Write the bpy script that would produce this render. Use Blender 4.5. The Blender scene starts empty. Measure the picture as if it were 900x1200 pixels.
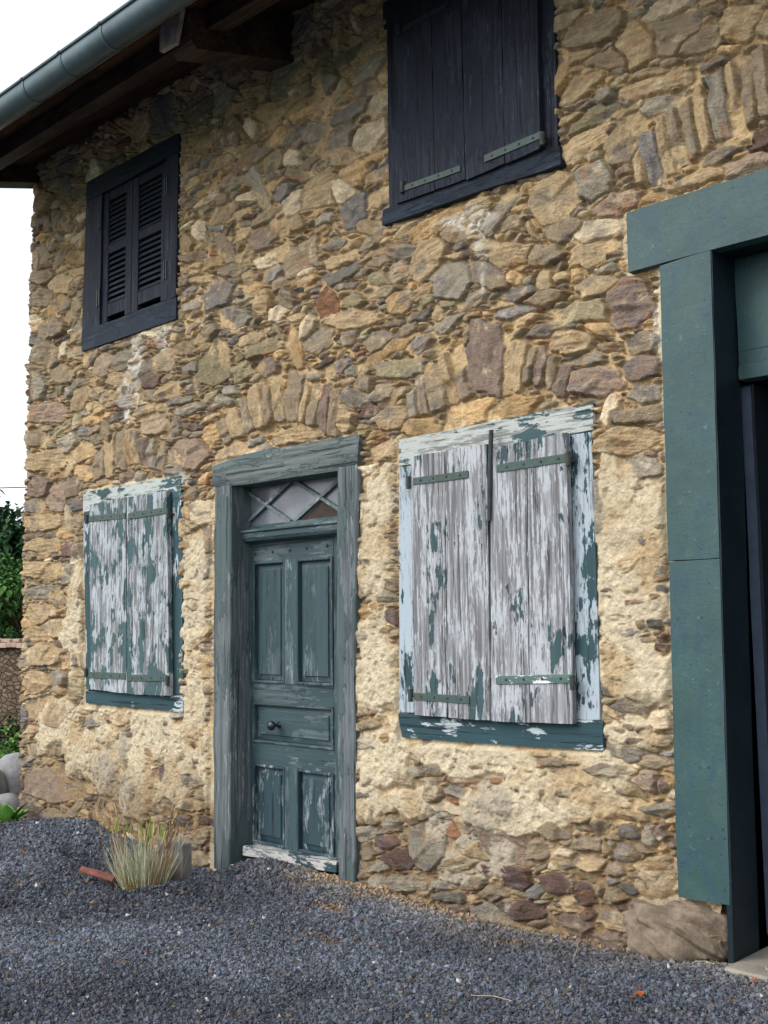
import bpy, bmesh, math, random
import numpy as np
from mathutils import Vector, Matrix

random.seed(7)
RNG = np.random.default_rng(11)
SC = bpy.context.scene
COL = SC.collection

# ------------------------------------------------------------------ camera
F_PX = 1250.0
PITCH, YAW, ROLL = [math.radians(v) for v in (5.976, -44.285, -0.618)]
CAM = np.array([0.0, -4.338, 1.5])

def cam_rows():
    cy, sy = math.cos(YAW), math.sin(YAW)
    f = np.array([sy, cy, 0]); rt = np.array([cy, -sy, 0]); up = np.array([0, 0, 1.0])
    F = math.cos(PITCH) * f + math.sin(PITCH) * up
    U = -math.sin(PITCH) * f + math.cos(PITCH) * up
    r1 = math.cos(ROLL) * rt + math.sin(ROLL) * U
    u1 = -math.sin(ROLL) * rt + math.cos(ROLL) * U
    return np.array([r1, -u1, F])
CM = cam_rows()

def P(x, y, Y=0.0):
    """survey helper: point of the facade plane (depth Y) measured in the photograph"""
    d = CM.T @ np.array([(x - 450) / F_PX, (y - 600) / F_PX, 1.0])
    t = (Y - CAM[1]) / d[1]
    return CAM + d * t

def W(x, y, Y=0.0):
    p = P(x, y, Y); return (float(p[0]), float(p[2]))

def G(x, y, Z=0.0):
    d = CM.T @ np.array([(x - 450) / F_PX, (y - 600) / F_PX, 1.0])
    t = (Z - CAM[2]) / d[2]
    return CAM + d * t

cd = bpy.data.cameras.new('camera'); cam = bpy.data.objects.new('camera', cd); COL.objects.link(cam)
m = Matrix([[CM[0][i], -CM[1][i], -CM[2][i], CAM[i]] for i in range(3)] + [[0, 0, 0, 1]])
cam.matrix_world = m
cd.sensor_fit = 'VERTICAL'; cd.sensor_height = 36; cd.lens = 36 * F_PX / 1200
cd.clip_start = 0.05; cd.clip_end = 2000
SC.camera = cam

# ------------------------------------------------------------------ noise (numpy)
_NT = {}
def vnoise(x, y, seed=0):
    r = _NT.get(seed)
    if r is None: r = _NT[seed] = np.random.default_rng(1000 + seed).random((256, 256)).astype(np.float32)
    xi = np.floor(x).astype(np.int64); yi = np.floor(y).astype(np.int64)
    fx = (x - xi).astype(np.float32); fy = (y - yi).astype(np.float32)
    fx = fx * fx * (3 - 2 * fx); fy = fy * fy * (3 - 2 * fy)
    x0 = xi & 255; x1 = (xi + 1) & 255; y0 = yi & 255; y1 = (yi + 1) & 255
    a = r[y0, x0] * (1 - fx) + r[y0, x1] * fx
    b = r[y1, x0] * (1 - fx) + r[y1, x1] * fx
    return (a * (1 - fy) + b * fy) * 2 - 1

def fbm(x, y, seed=0, octs=4, gain=0.5):
    s = 0; a = 1; t = 0
    for o in range(octs):
        s = s + a * vnoise(x * 2 ** o + 17.3 * o, y * 2 ** o + 5.1 * o, seed + o); t += a; a *= gain
    return s / t

def sstep(a, b, x):
    t = np.clip((x - a) / (b - a), 0, 1); return t * t * (3 - 2 * t)

# ------------------------------------------------------------------ object helpers
ORG = {}
def link(name, me, origin, mat=None, parent=None):
    o = bpy.data.objects.new(name, me); COL.objects.link(o)
    origin = Vector(origin)
    ORG[o.name] = origin
    if parent is not None:
        o.parent = parent; o.location = origin - ORG[parent.name]
    else:
        o.location = origin
    if mat is not None and me is not None: me.materials.append(mat)
    return o

def empty(name, origin, parent=None):
    return link(name, None, origin, None, parent)

def tag(o, label=None, cat=None, group=None, kind=None):
    if label: o['label'] = label
    if cat: o['category'] = cat
    if group: o['group'] = group
    if kind: o['kind'] = kind
    return o

def np_mesh(name, V, Fq, origin=(0, 0, 0), smooth=False, color=None):
    """V (n,3), Fq (m,k) with k = 3 or 4"""
    V = np.asarray(V, dtype=np.float32) - np.array(origin, dtype=np.float32)
    me = bpy.data.meshes.new(name)
    k = Fq.shape[1]
    me.vertices.add(len(V)); me.vertices.foreach_set('co', V.ravel())
    me.loops.add(Fq.size); me.loops.foreach_set('vertex_index', Fq.ravel().astype(np.int32))
    me.polygons.add(len(Fq))
    me.polygons.foreach_set('loop_start', np.arange(0, Fq.size, k, dtype=np.int32))
    me.polygons.foreach_set('loop_total', np.full(len(Fq), k, dtype=np.int32))
    me.polygons.foreach_set('use_smooth', np.full(len(Fq), smooth, dtype=bool))
    me.update(calc_edges=True)
    if color is not None:
        at = me.color_attributes.new('col', 'FLOAT_COLOR', 'POINT')
        c = np.ones((len(V), 4), dtype=np.float32); c[:, :color.shape[1]] = color
        at.data.foreach_set('color', c.ravel())
    return me

class MB:
    """collects shapes (world coordinates) into one bmesh"""
    def __init__(s): s.bm = bmesh.new()
    def box(s, x0, x1, y0, y1, z0, z1, bev=0.003):
        return s.quadbox([(x0, z0), (x1, z0), (x1, z1), (x0, z1)], y0, y1, 1, 1, 0, bev)
    def quadbox(s, q, y0, y1, nu=1, nv=1, wob=0.0, bev=0.003, seed=0, wobf=3.0, face=0.0):
        """q: four (x,z) corners BL,BR,TR,TL of the front; front at y0 (towards viewer), back at y1"""
        bm = s.bm; q = [np.array(c, float) for c in q]
        off = random.random() * 50
        fr = []
        nw = 0
        def nz(a, b): return float(vnoise(np.array([a]), np.array([b]), 91)[0])
        for j in range(nv + 1):
            row = []
            for i in range(nu + 1):
                u = i / nu; v = j / nv
                c = q[0] * (1 - u) * (1 - v) + q[1] * u * (1 - v) + q[2] * u * v + q[3] * (1 - u) * v
                x, z = c; dy = 0
                if wob:
                    x += wob * nz(x * wobf + off, z * wobf); z += wob * nz(x * wobf, z * wobf + off + 9)
                if face: dy = face * nz(x * 9 + off, z * 9)
                row.append((x, z, dy))
            fr.append(row)
        F = [[bm.verts.new((p[0], y0 + p[2], p[1])) for p in row] for row in fr]
        B = [[bm.verts.new((p[0], y1, p[1])) for p in row] for row in fr]
        for j in range(nv):
            for i in range(nu):
                bm.faces.new((F[j][i], F[j][i + 1], F[j + 1][i + 1], F[j + 1][i]))
                bm.faces.new((B[j][i], B[j + 1][i], B[j + 1][i + 1], B[j][i + 1]))
        border = []
        for i in range(nu):
            bm.faces.new((F[0][i], B[0][i], B[0][i + 1], F[0][i + 1]))
            bm.faces.new((F[nv][i], F[nv][i + 1], B[nv][i + 1], B[nv][i]))
            border += [(F[0][i], F[0][i + 1]), (F[nv][i], F[nv][i + 1])]
        for j in range(nv):
            bm.faces.new((F[j][0], F[j + 1][0], B[j + 1][0], B[j][0]))
            bm.faces.new((F[j][nu], B[j][nu], B[j + 1][nu], F[j + 1][nu]))
            border += [(F[j][0], F[j + 1][0]), (F[j][nu], F[j + 1][nu])]
        if bev > 0:
            es = [bm.edges.get(e) for e in border]
            es += [bm.edges.get((F[a][b], B[a][b])) for a in (0, nv) for b in (0, nu)]
            bmesh.ops.bevel(bm, geom=[e for e in es if e], offset=bev, segments=2, affect='EDGES', profile=0.5)
        return s
    def tube(s, pts, r, n=10, caps=True, r2=None):
        bm = s.bm; pts = [Vector(p) for p in pts]; rings = []
        for i, p in enumerate(pts):
            t = (pts[min(i + 1, len(pts) - 1)] - pts[max(i - 1, 0)]).normalized()
            a = Vector((0, 0, 1)) if abs(t.z) < .9 else Vector((1, 0, 0))
            u = t.cross(a).normalized(); v = t.cross(u).normalized()
            rr = r if r2 is None else r + (r2 - r) * i / (len(pts) - 1)
            if isinstance(r, (list, tuple)): rr = r[i]
            rings.append([bm.verts.new(p + u * math.cos(k * 2 * math.pi / n) * rr + v * math.sin(k * 2 * math.pi / n) * rr) for k in range(n)])
        for a, b in zip(rings, rings[1:]):
            for k in range(n): bm.faces.new((a[k], a[(k + 1) % n], b[(k + 1) % n], b[k]))
        if caps:
            bm.faces.new(rings[0][::-1]); bm.faces.new(rings[-1])
        return s
    def prism(s, poly, axis, a0, a1):
        """poly of 2d points extruded along an axis ('x','y','z')"""
        def mk(p, a):
            return {'x': (a, p[0], p[1]), 'y': (p[0], a, p[1]), 'z': (p[0], p[1], a)}[axis]
        A = [s.bm.verts.new(mk(p, a0)) for p in poly]; B = [s.bm.verts.new(mk(p, a1)) for p in poly]
        n = len(poly)
        s.bm.faces.new(A); s.bm.faces.new(B[::-1])
        for i in range(n): s.bm.faces.new((A[i], B[i], B[(i + 1) % n], A[(i + 1) % n]))
        return s
    def lathe(s, prof, c, axis, n=16):
        """prof: (r, t) along axis direction"""
        c = Vector(c); ax = Vector(axis).normalized(); a = Vector((0, 0, 1)) if abs(ax.z) < .9 else Vector((1, 0, 0))
        u = ax.cross(a).normalized(); v = ax.cross(u)
        rings = [[s.bm.verts.new(c + ax * t + u * math.cos(k * 2 * math.pi / n) * max(r, 1e-4) + v * math.sin(k * 2 * math.pi / n) * max(r, 1e-4)) for k in range(n)] for r, t in prof]
        for a_, b_ in zip(rings, rings[1:]):
            for k in range(n): s.bm.faces.new((a_[k], a_[(k + 1) % n], b_[(k + 1) % n], b_[k]))
        s.bm.faces.new(rings[0][::-1]); s.bm.faces.new(rings[-1])
        return s
    def build(s, name, mat, parent=None, origin=None, smooth=False):
        bm = s.bm
        bmesh.ops.recalc_face_normals(bm, faces=bm.faces[:])
        if origin is None:
            co = [v.co for v in bm.verts]
            origin = ((min(c.x for c in co) + max(c.x for c in co)) / 2, (min(c.y for c in co) + max(c.y for c in co)) / 2, min(c.z for c in co))
        o3 = Vector(origin)
        for v in bm.verts: v.co -= o3
        me = bpy.data.meshes.new(name); bm.to_mesh(me); bm.free()
        if smooth:
            me.polygons.foreach_set('use_smooth', np.full(len(me.polygons), True))
        return link(name, me, origin, mat, parent)

# ------------------------------------------------------------------ materials
def lin(r, g, b):
    f = lambda c: ((c / 255) / 12.92 if c / 255 <= .04045 else ((c / 255 + .055) / 1.055) ** 2.4)
    return (f(r), f(g), f(b), 1)

class NT:
    def __init__(s, name):
        s.m = bpy.data.materials.new(name); s.m.use_nodes = True
        s.t = s.m.node_tree; s.n = s.t.nodes; s.b = s.n['Principled BSDF']
        s.b.inputs['Specular IOR Level'].default_value = 0.3
        s.b.inputs['Roughness'].default_value = 0.8
        s._co = None
    def L(s, a, b): s.t.links.new(a, b)
    def set(s, key, v):
        if hasattr(v, 'is_output'): s.L(v, s.b.inputs[key])
        else: s.b.inputs[key].default_value = v
    def coord(s):
        if s._co: return s._co
        tc = s.n.new('ShaderNodeTexCoord'); oi = s.n.new('ShaderNodeObjectInfo')
        mu = s.n.new('ShaderNodeMath'); mu.operation = 'MULTIPLY'; mu.inputs[1].default_value = 37.0
        s.L(oi.outputs['Random'], mu.inputs[0])
        ad = s.n.new('ShaderNodeVectorMath'); ad.operation = 'ADD'
        s.L(tc.outputs['Object'], ad.inputs[0]); s.L(mu.outputs[0], ad.inputs[1])
        s._co = ad.outputs[0]; return s._co
    def noise(s, scale=5, det=4, st=(1, 1, 1), rough=.55, dist=0.0):
        mp = s.n.new('ShaderNodeMapping'); mp.inputs['Scale'].default_value = st
        s.L(s.coord(), mp.inputs[0])
        n = s.n.new('ShaderNodeTexNoise'); n.inputs['Scale'].default_value = scale; n.inputs['Detail'].default_value = det
        n.inputs['Roughness'].default_value = rough; n.inputs['Distortion'].default_value = dist
        s.L(mp.outputs[0], n.inputs['Vector']); return n.outputs['Fac']
    def voro(s, scale, st=(1, 1, 1), feat='F1', rand=1.0, out='Distance'):
        mp = s.n.new('ShaderNodeMapping'); mp.inputs['Scale'].default_value = st
        s.L(s.coord(), mp.inputs[0])
        n = s.n.new('ShaderNodeTexVoronoi'); n.inputs['Scale'].default_value = scale; n.feature = feat
        n.inputs['Randomness'].default_value = rand
        s.L(mp.outputs[0], n.inputs['Vector']); return n.outputs[out]
    def math(s, op, a, b=0.0, c=0.0):
        n = s.n.new('ShaderNodeMath'); n.operation = op
        for i, v in enumerate((a, b, c)):
            if hasattr(v, 'is_output'): s.L(v, n.inputs[i])
            else: n.inputs[i].default_value = v
        return n.outputs[0]
    def ramp(s, v, a, b, c0=(0, 0, 0, 1), c1=(1, 1, 1, 1)):
        n = s.n.new('ShaderNodeMapRange'); n.interpolation_type = 'SMOOTHSTEP'
        s.L(v, n.inputs['Value']); n.inputs['From Min'].default_value = a; n.inputs['From Max'].default_value = b
        return n.outputs['Result']
    def mix(s, f, a, b, mode='MIX'):
        n = s.n.new('ShaderNodeMix'); n.data_type = 'RGBA'; n.blend_type = mode
        for i, v in ((0, f), (6, a), (7, b)):
            if hasattr(v, 'is_output'): s.L(v, n.inputs[i])
            else: n.inputs[i].default_value = v
        return n.outputs[2]
    def bump(s, h, strength=.5, dist=.01):
        n = s.n.new('ShaderNodeBump'); n.inputs['Strength'].default_value = strength; n.inputs['Distance'].default_value = dist
        s.L(h, n.inputs['Height']); s.L(n.outputs[0], s.b.inputs['Normal'])

def attr_mat(name, fine=.25, bscale=120, bstr=.5, bdist=.004, rough=.92, chips=False):
    t = NT(name); a = t.n.new('ShaderNodeAttribute'); a.attribute_name = 'col'
    n1 = t.noise(bscale, 3, rough=.7); n2 = t.noise(bscale * .3, 4, rough=.7)
    k = t.math('MULTIPLY_ADD', n1, fine * 2, 1 - fine)
    k2 = t.math('MULTIPLY_ADD', n2, fine * 2.4, 1 - fine * 1.2)
    kk = t.math('MULTIPLY', k, k2)
    cb = t.n.new('ShaderNodeCombineColor')
    for i in range(3): t.L(kk, cb.inputs[i])
    t.set('Base Color', t.mix(1.0, a.outputs['Color'], cb.outputs[0], 'MULTIPLY'))
    t.set('Roughness', rough); t.set('Specular IOR Level', .2)
    hh = t.math('ADD', n1, t.math('MULTIPLY', n2, 1.6))
    if chips:      # small broken ledges
        e1 = t.ramp(t.voro(26, (1, 1, 2.6), feat='DISTANCE_TO_EDGE'), .0, .10); e2 = t.voro(26, (1, 1, 2.6), out='Color')
        s2 = t.n.new('ShaderNodeSeparateColor'); t.L(e2, s2.inputs[0])
        hh = t.math('ADD', hh, t.math('MULTIPLY', t.math('MULTIPLY_ADD', s2.outputs[0], .55, t.math('MULTIPLY', e1, .25)), a.outputs['Alpha']))
    t.bump(hh, bstr, bdist)
    return t.m

def peel_wood(name, axis, wood, wood2, primer, paint, cov_paint, cov_primer, spot=1.0, grainb=.6, patch=2.2, rough=.75, edge_white=.7):
    """weathered boards: bare wood, remains of white primer, remains of paint. cov 0..1"""
    t = NT(name)
    def st(a, b):  # a across grain, b along
        return (a, a, b) if axis == 'z' else (b, a, a)
    g1 = t.noise(46, 5, st(1, .045), rough=.65)             # fine grain
    g2 = t.noise(14, 4, st(1, .06), rough=.6)               # boards streaks
    g3 = t.noise(120, 3, st(1, .08), rough=.6)
    big = t.noise(patch, 4, st(1.4, .7), rough=.6, dist=.3)
    fl = t.noise(46, 6, st(1, .22), rough=.72, dist=.25)
    wcol = t.mix(t.ramp(g1, .36, .62), wood, wood2)
    # paint mask
    pm = t.math('ADD', t.math('MULTIPLY', big, 1.5 * spot), t.math('ADD', t.math('MULTIPLY', fl, .75), t.math('MULTIPLY', g2, .55)))
    mid = (1.5 * spot + .75 + .55) * .5
    th = mid + (0.5 - cov_paint) * .62
    mpaint = t.ramp(pm, th, th + .045)
    th2 = mid + (0.5 - cov_primer) * 1.05
    fl2 = t.noise(100, 5, st(1, .12), rough=.72)
    pm2 = t.math('ADD', t.math('MULTIPLY', t.noise(patch * 1.9, 4, st(1.4, .5), rough=.6), .9), t.math('ADD', t.math('MULTIPLY', fl2, 1.1), t.math('MULTIPLY', g1, .7)))
    mid2 = 1.35; th2 = mid2 + (0.5 - cov_primer) * .62
    mprim = t.ramp(pm2, th2, th2 + .07)
    halo = t.ramp(pm, th - .05, th - .02) if edge_white > 0 else None
    c = t.mix(mprim, wcol, primer)
    if halo is not None: c = t.mix(t.math('MULTIPLY', halo, edge_white), c, primer)
    pv = t.mix(t.ramp(g2, .3, .7), tuple(v * .82 for v in paint[:3]) + (1,), tuple(min(1, v * 1.2) for v in paint[:3]) + (1,))
    c = t.mix(mpaint, c, pv)
    crack = t.math('MULTIPLY', t.ramp(t.noise(38, 3, st(1, .03), rough=.5), .33, .37), t.ramp(t.noise(85, 2, st(1, .04), rough=.5), .27, .31))   # dark drying cracks
    cc = t.math('MULTIPLY_ADD', crack, .6, .4)
    cb = t.n.new('ShaderNodeCombineColor')
    for i in range(3): t.L(cc, cb.inputs[i])
    c = t.mix(1.0, c, cb.outputs[0], 'MULTIPLY')
    t.set('Base Color', c); t.set('Roughness', rough)
    h = t.math('ADD', t.math('MULTIPLY', mpaint, .6), t.math('ADD', t.math('MULTIPLY', g1, 1.2), t.math('ADD', t.math('MULTIPLY', crack, 1.2), t.math('MULTIPLY', g3, .5))))
    t.bump(h, grainb, .004)
    return t.m

def flat_paint(name, c, var=.15, rough=.5, speck=None, scale=6, bstr=.15, stain=None):
    t = NT(name)
    n = t.noise(scale, 5, rough=.65); n2 = t.noise(90, 3)
    a = tuple(v * (1 - var) for v in c[:3]) + (1,); b = tuple(min(1, v * (1 + var)) for v in c[:3]) + (1,)
    col = t.mix(t.ramp(n, .3, .7), a, b)
    if stain:
        col = t.mix(t.math('MULTIPLY', t.ramp(t.noise(scale * .35, 4, (1, 1, .5)), .5, .68), .55), col, stain)
    if speck:
        v = t.ramp(t.voro(42), .16, .10)
        gate = t.ramp(t.noise(20, 2), .52, .56)
        col = t.mix(t.math('MULTIPLY', t.math('MULTIPLY', v, gate), .8), col, speck)
    t.set('Base Color', col); t.set('Roughness', rough)
    t.bump(t.math('ADD', n2, t.math('MULTIPLY', n, 2.0)), bstr, .004)
    return t.m

TEAL = lin(62, 98, 98)
M = {}
M['rubble'] = attr_mat('rubble_stone', fine=.36, bscale=80, bstr=.85, bdist=.008, chips=True)
M['gravel'] = attr_mat('gravel_stone', fine=.12, bscale=60, bstr=.2, bdist=.002, rough=.8)
M['ground'] = attr_mat('ground_grit', fine=.4, bscale=90, bstr=.9, bdist=.01)
M['leafcol'] = attr_mat('leaf', fine=.1, bscale=20, bstr=.1, rough=.6)
M['shut_right'] = peel_wood('bare_shutter_wood', 'z', lin(108, 108, 110), lin(156, 158, 163), lin(184, 190, 195), lin(60, 84, 88), .26, .46, patch=3.2, grainb=1.2, edge_white=.3)
M['shut_left'] = peel_wood('flaking_shutter_wood', 'z', lin(104, 105, 107), lin(150, 154, 158), lin(178, 187, 193), lin(66, 92, 95), .42, .52, patch=6, grainb=1.2, edge_white=.25)
M['frame_peel_z'] = peel_wood('flaking_frame_upright', 'z', lin(130, 134, 138), lin(160, 168, 176), lin(174, 188, 198), lin(52, 78, 84), .42, .70, patch=5.0)
M['frame_peel_x'] = peel_wood('flaking_frame_rail', 'x', lin(120, 122, 120), lin(166, 168, 164), lin(184, 189, 185), lin(62, 88, 91), .40, .62, patch=4.0, edge_white=.4)
M['sill_peel_x'] = peel_wood('flaking_sill', 'x', lin(130, 132, 134), lin(176, 178, 178), lin(190, 202, 208), lin(46, 74, 82), .66, .75, patch=3.4)
M['frame_teal_x'] = peel_wood('teal_frame_rail', 'x', lin(130, 132, 130), lin(166, 172, 170), lin(184, 192, 188), lin(58, 86, 91), .52, .7, patch=4.0, edge_white=.5)
M['frame_teal_z'] = peel_wood('teal_frame_upright', 'z', lin(130, 132, 134), lin(176, 182, 188), lin(186, 198, 206), lin(54, 82, 88), .72, .75, patch=4.0)
M['door_z'] = peel_wood('door_wood_upright', 'z', lin(72, 87, 91), lin(92, 109, 113), lin(134, 150, 154), lin(58, 79, 84), .58, .22, spot=.8, patch=2.0, grainb=.6, rough=.6, edge_white=0)
M['door_x'] = peel_wood('door_wood_rail', 'x', lin(72, 87, 91), lin(92, 109, 113), lin(134, 150, 154), lin(58, 79, 84), .62, .22, spot=.8, patch=2.0, grainb=.6, rough=.6, edge_white=0)
M['door_low'] = peel_wood('door_wood_worn', 'z', lin(66, 82, 88), lin(92, 108, 114), lin(152, 164, 170), lin(50, 71, 79), .68, .40, spot=.8, patch=5.0, grainb=.5, rough=.6, edge_white=.3)
M['post_z'] = peel_wood('grey_post_wood', 'z', lin(82, 90, 93), lin(110, 119, 122), lin(158, 164, 165), lin(80, 94, 96), .46, .22, patch=2.4, grainb=1.1, edge_white=0)
M['post_x'] = peel_wood('grey_lintel_wood', 'x', lin(84, 92, 93), lin(114, 123, 123), lin(150, 157, 155), lin(86, 100, 100), .48, .25, patch=2.0, grainb=1.2, edge_white=0)
M['thresh'] = peel_wood('threshold_wood', 'x', lin(90, 96, 100), lin(150, 152, 152), lin(190, 190, 186), lin(54, 74, 82), .50, .62, patch=6)
M['navy_z'] = peel_wood('dark_board_wood', 'z', lin(25, 29, 41), lin(42, 49, 64), lin(64, 72, 84), lin(28, 35, 50), .52, .25, patch=2, grainb=.8, edge_white=0)
M['navy_x'] = peel_wood('dark_rail_wood', 'x', lin(24, 32, 44), lin(44, 56, 72), lin(60, 74, 84), lin(28, 40, 54), .6, .2, patch=2, grainb=.8, edge_white=0)
M['louvre'] = peel_wood('louvre_wood', 'x', lin(30, 38, 47), lin(56, 66, 76), lin(74, 84, 92), lin(36, 48, 58), .6, .15, patch=2, grainb=.4, edge_white=0)
M['strap'] = flat_paint('painted_iron', lin(70, 90, 86), .2, .6, scale=30, stain=lin(84, 80, 70))
M['strap_chip'] = peel_wood('chipped_iron', 'x', lin(100, 110, 108), lin(130, 138, 132), lin(225, 228, 225), lin(92, 118, 114), .72, .9, patch=9, grainb=.1)
M['strap_dark'] = flat_paint('dark_iron', lin(46, 56, 70), .15, .6, scale=30)
M['rust_iron'] = flat_paint('rusty_iron', lin(66, 72, 70), .25, .8, scale=25, stain=lin(84, 68, 58))
def garage_paint(name, base, dirt):
    t = NT(name)
    n = t.noise(3.2, 6, rough=.7); n2 = t.noise(90, 3); n3 = t.noise(11, 6, (1, 1, .45), rough=.75, dist=.4); n4 = t.noise(26, 4, rough=.7)
    c = t.mix(t.ramp(n, .3, .7), tuple(v * .86 for v in base[:3]) + (1,), tuple(v * 1.12 for v in base[:3]) + (1,))
    blue = tuple((base[0] * .72, base[1] * .80, base[2] * 1.12)) + (1,)
    tc = t.n.new('ShaderNodeTexCoord'); sp = t.n.new('ShaderNodeSeparateXYZ'); t.L(tc.outputs['Object'], sp.inputs[0])
    c = t.mix(t.math('MULTIPLY', t.ramp(n3, .46, .62), .65), c, blue)
    c = t.mix(t.math('MULTIPLY', t.ramp(t.noise(7, 5, (1, 1, .6)), .55, .7), .4), c, tuple((base[0] * 1.35, base[1] * 1.25, base[2] * 1.05)) + (1,))
    for sc_, r0, r1, th in ((34, .20, .12, .50), (80, .24, .14, .47), (15, .13, .09, .5)):
        v = t.ramp(t.voro(sc_), r0, r1); gate = t.ramp(t.noise(sc_ * .5, 2), th, th + .05)
        c = t.mix(t.math('MULTIPLY', t.math('MULTIPLY', v, gate), .6), c, dirt)
    c = t.mix(t.math('MULTIPLY', t.ramp(n4, .62, .72), .35), c, lin(130, 140, 134))
    t.set('Base Color', c); t.set('Roughness', .5); t.bump(t.math('ADD', n2, t.math('MULTIPLY', n4, 1.5)), .25, .004); return t.m
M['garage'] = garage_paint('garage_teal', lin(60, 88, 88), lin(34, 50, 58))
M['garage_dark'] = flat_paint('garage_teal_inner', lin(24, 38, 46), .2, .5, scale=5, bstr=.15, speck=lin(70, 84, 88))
M['zinc'] = flat_paint('zinc_gutter', lin(86, 104, 110), .16, .42, scale=7, bstr=.05, stain=lin(70, 84, 94))
M['zinc'].node_tree.nodes['Principled BSDF'].inputs['Metallic'].default_value = .35
M['beam'] = peel_wood('eave_beam_wood', 'x', lin(54, 42, 38), lin(80, 64, 56), lin(130, 120, 112), lin(50, 36, 32), .5, .1, patch=3, grainb=.6, edge_white=0)
M['soffit'] = peel_wood('eave_board_wood', 'x', lin(60, 42, 34), lin(84, 60, 46), lin(120, 110, 100), lin(50, 32, 26), .5, .03, patch=3, grainb=.5, edge_white=0)
M['fascia'] = peel_wood('fascia_wood', 'x', lin(104, 92, 76), lin(136, 122, 102), lin(150, 140, 130), lin(84, 72, 60), .3, .05, patch=3, grainb=.5, edge_white=0)
M['beamend'] = flat_paint('weathered_beam_end', lin(156, 146, 150), .35, .9, scale=14, bstr=.9, stain=lin(84, 70, 64))
M['roof_tile'] = flat_paint('clay_roof_tile', lin(140, 86, 62), .25, .9, scale=9, bstr=.5)
M['plaster'] = flat_paint('inner_plaster', lin(120, 108, 92), .1, .95, scale=4)
M['concrete'] = flat_paint('grey_concrete', lin(128, 126, 124), .15, .95, scale=12, bstr=.8, stain=lin(96, 94, 92))
M['slab'] = flat_paint('pale_concrete', lin(158, 152, 140), .12, .95, scale=10, bstr=.6, stain=lin(120, 116, 106))
M['boulder'] = flat_paint('grey_boulder', lin(150, 150, 152), .18, .95, scale=9, bstr=.9, stain=lin(112, 110, 112))
M['plinth'] = flat_paint('plinth_sandstone', lin(130, 116, 100), .35, .95, scale=9, bstr=1.0, stain=lin(70, 62, 60), speck=lin(70, 60, 52))
M['terracotta'] = flat_paint('terracotta', lin(122, 78, 68), .3, .9, scale=14, bstr=.6, stain=lin(104, 78, 70))
M['knob'] = flat_paint('knob_iron', lin(72, 76, 82), .1, .35, scale=20)
M['knob'].node_tree.nodes['Principled BSDF'].inputs['Metallic'].default_value = .7
M['dark'] = flat_paint('dark_inside', (.012, .012, .014, 1), .1, .95)  # near-black colour stands in for the unlit interior's shade
M['muntin'] = flat_paint('muntin_paint', lin(104, 118, 120), .3, .6, scale=50, stain=lin(196, 200, 198))
M['wire'] = flat_paint('cable_black', lin(60, 60, 62), .1, .7)
M['bark'] = flat_paint('bark', lin(84, 70, 56), .3, .95, scale=8, bstr=1)
M['leafo'] = flat_paint('orange_leaf', lin(176, 92, 40), .3, .8, scale=40)
M['leafb'] = flat_paint('brown_leaf', lin(120, 74, 44), .3, .8, scale=40)
M['straw'] = flat_paint('straw', lin(176, 166, 130), .2, .8, scale=40)
M['farwood'] = flat_paint('far_field', lin(80, 100, 50), .3, .95, scale=.2)
t = NT('window_glass')
n = t.noise(4, 3)
t.set('Base Color', t.mix(t.ramp(n, .3, .7), lin(92, 98, 108), lin(124, 130, 140)))  # reflected sky and curtain painted in as mottled opaque grey
t.set('Roughness', .22); t.set('Specular IOR Level', .6); M['glass'] = t.m
M['pane_gap'] = flat_paint('painted_pane_gap', lin(66, 56, 52), .2, .8, scale=20)  # darkness behind the missing pane, painted as a brown patch

# ------------------------------------------------------------------ the house
HOUSE = empty('stone_house', (-5.2, 0, 0))
tag(HOUSE, 'two-storey rubble stone house with weathered blue-green shutters, panelled door and large teal garage frame', 'house')

XL, XR, ZB, ZT = -8.56, -1.00, -0.35, 5.54
ST = 0.005
nx = int(round((XR - XL) / ST)) + 1; nz = int(round((ZT - ZB) / ST)) + 1
gx = XL + np.arange(nx) * ST; gz = ZB + np.arange(nz) * ST
X, Z = np.meshgrid(gx.astype(np.float32), gz.astype(np.float32))
# warped coordinates make the stone edges irregular
WX = X + .007 * fbm(X * 9, Z * 9, 1, 2) + .007 * fbm(X * 26, Z * 26, 4, 3, .6)
WZ = Z + .006 * fbm(X * 9, Z * 9, 7, 2) + .007 * fbm(X * 26, Z * 26, 9, 3, .6)

# openings and framed areas: outlines (x, z), clockwise from BL
def Q(*pts): return [W(*p) for p in pts]
LUq = [(-7.575, 3.70), (-6.285, 3.69), (-6.262, 5.06), (-7.535, 5.10)]
RUq = [(-4.135, 3.86), (-2.99, 3.83), (-2.965, 5.12), (-4.12, 5.13)]
DOq = [(-5.835, -.30), (-4.475, -.30), (-4.452, 2.60), (-5.845, 2.60)]
LLq = [(-7.455, .885), (-6.205, .905), (-6.235, 2.555), (-7.535, 2.57)]
RLq = [(-4.10, .86), (-2.815, .90), (-2.83, 2.53), (-4.115, 2.52)]
GAq = [(-2.43, .29), (-.5, .29), (-.5, 3.14), (-2.43, 3.14)]
GLq = [(-2.60, 3.135), (-.5, 3.135), (-.5, 3.43), (-2.60, 3.43)]
frames = [LUq, RUq, DOq, LLq, RLq, GAq, GLq]
def qdist(q):
    """signed distance (inside negative) of the convex quad"""
    d = np.full(X.shape, -9.0, np.float32)
    for i in range(4):
        a = np.array(q[i]); b = np.array(q[(i + 1) % 4]); e = (b - a) / np.linalg.norm(b - a)
        nrm = np.array([e[1], -e[0]])
        d = np.maximum(d, (X - a[0]) * nrm[0] + (Z - a[1]) * nrm[1])
    return d
FD = np.full(X.shape, 9.0, np.float32)
for q in frames: FD = np.minimum(FD, qdist(q))

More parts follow.
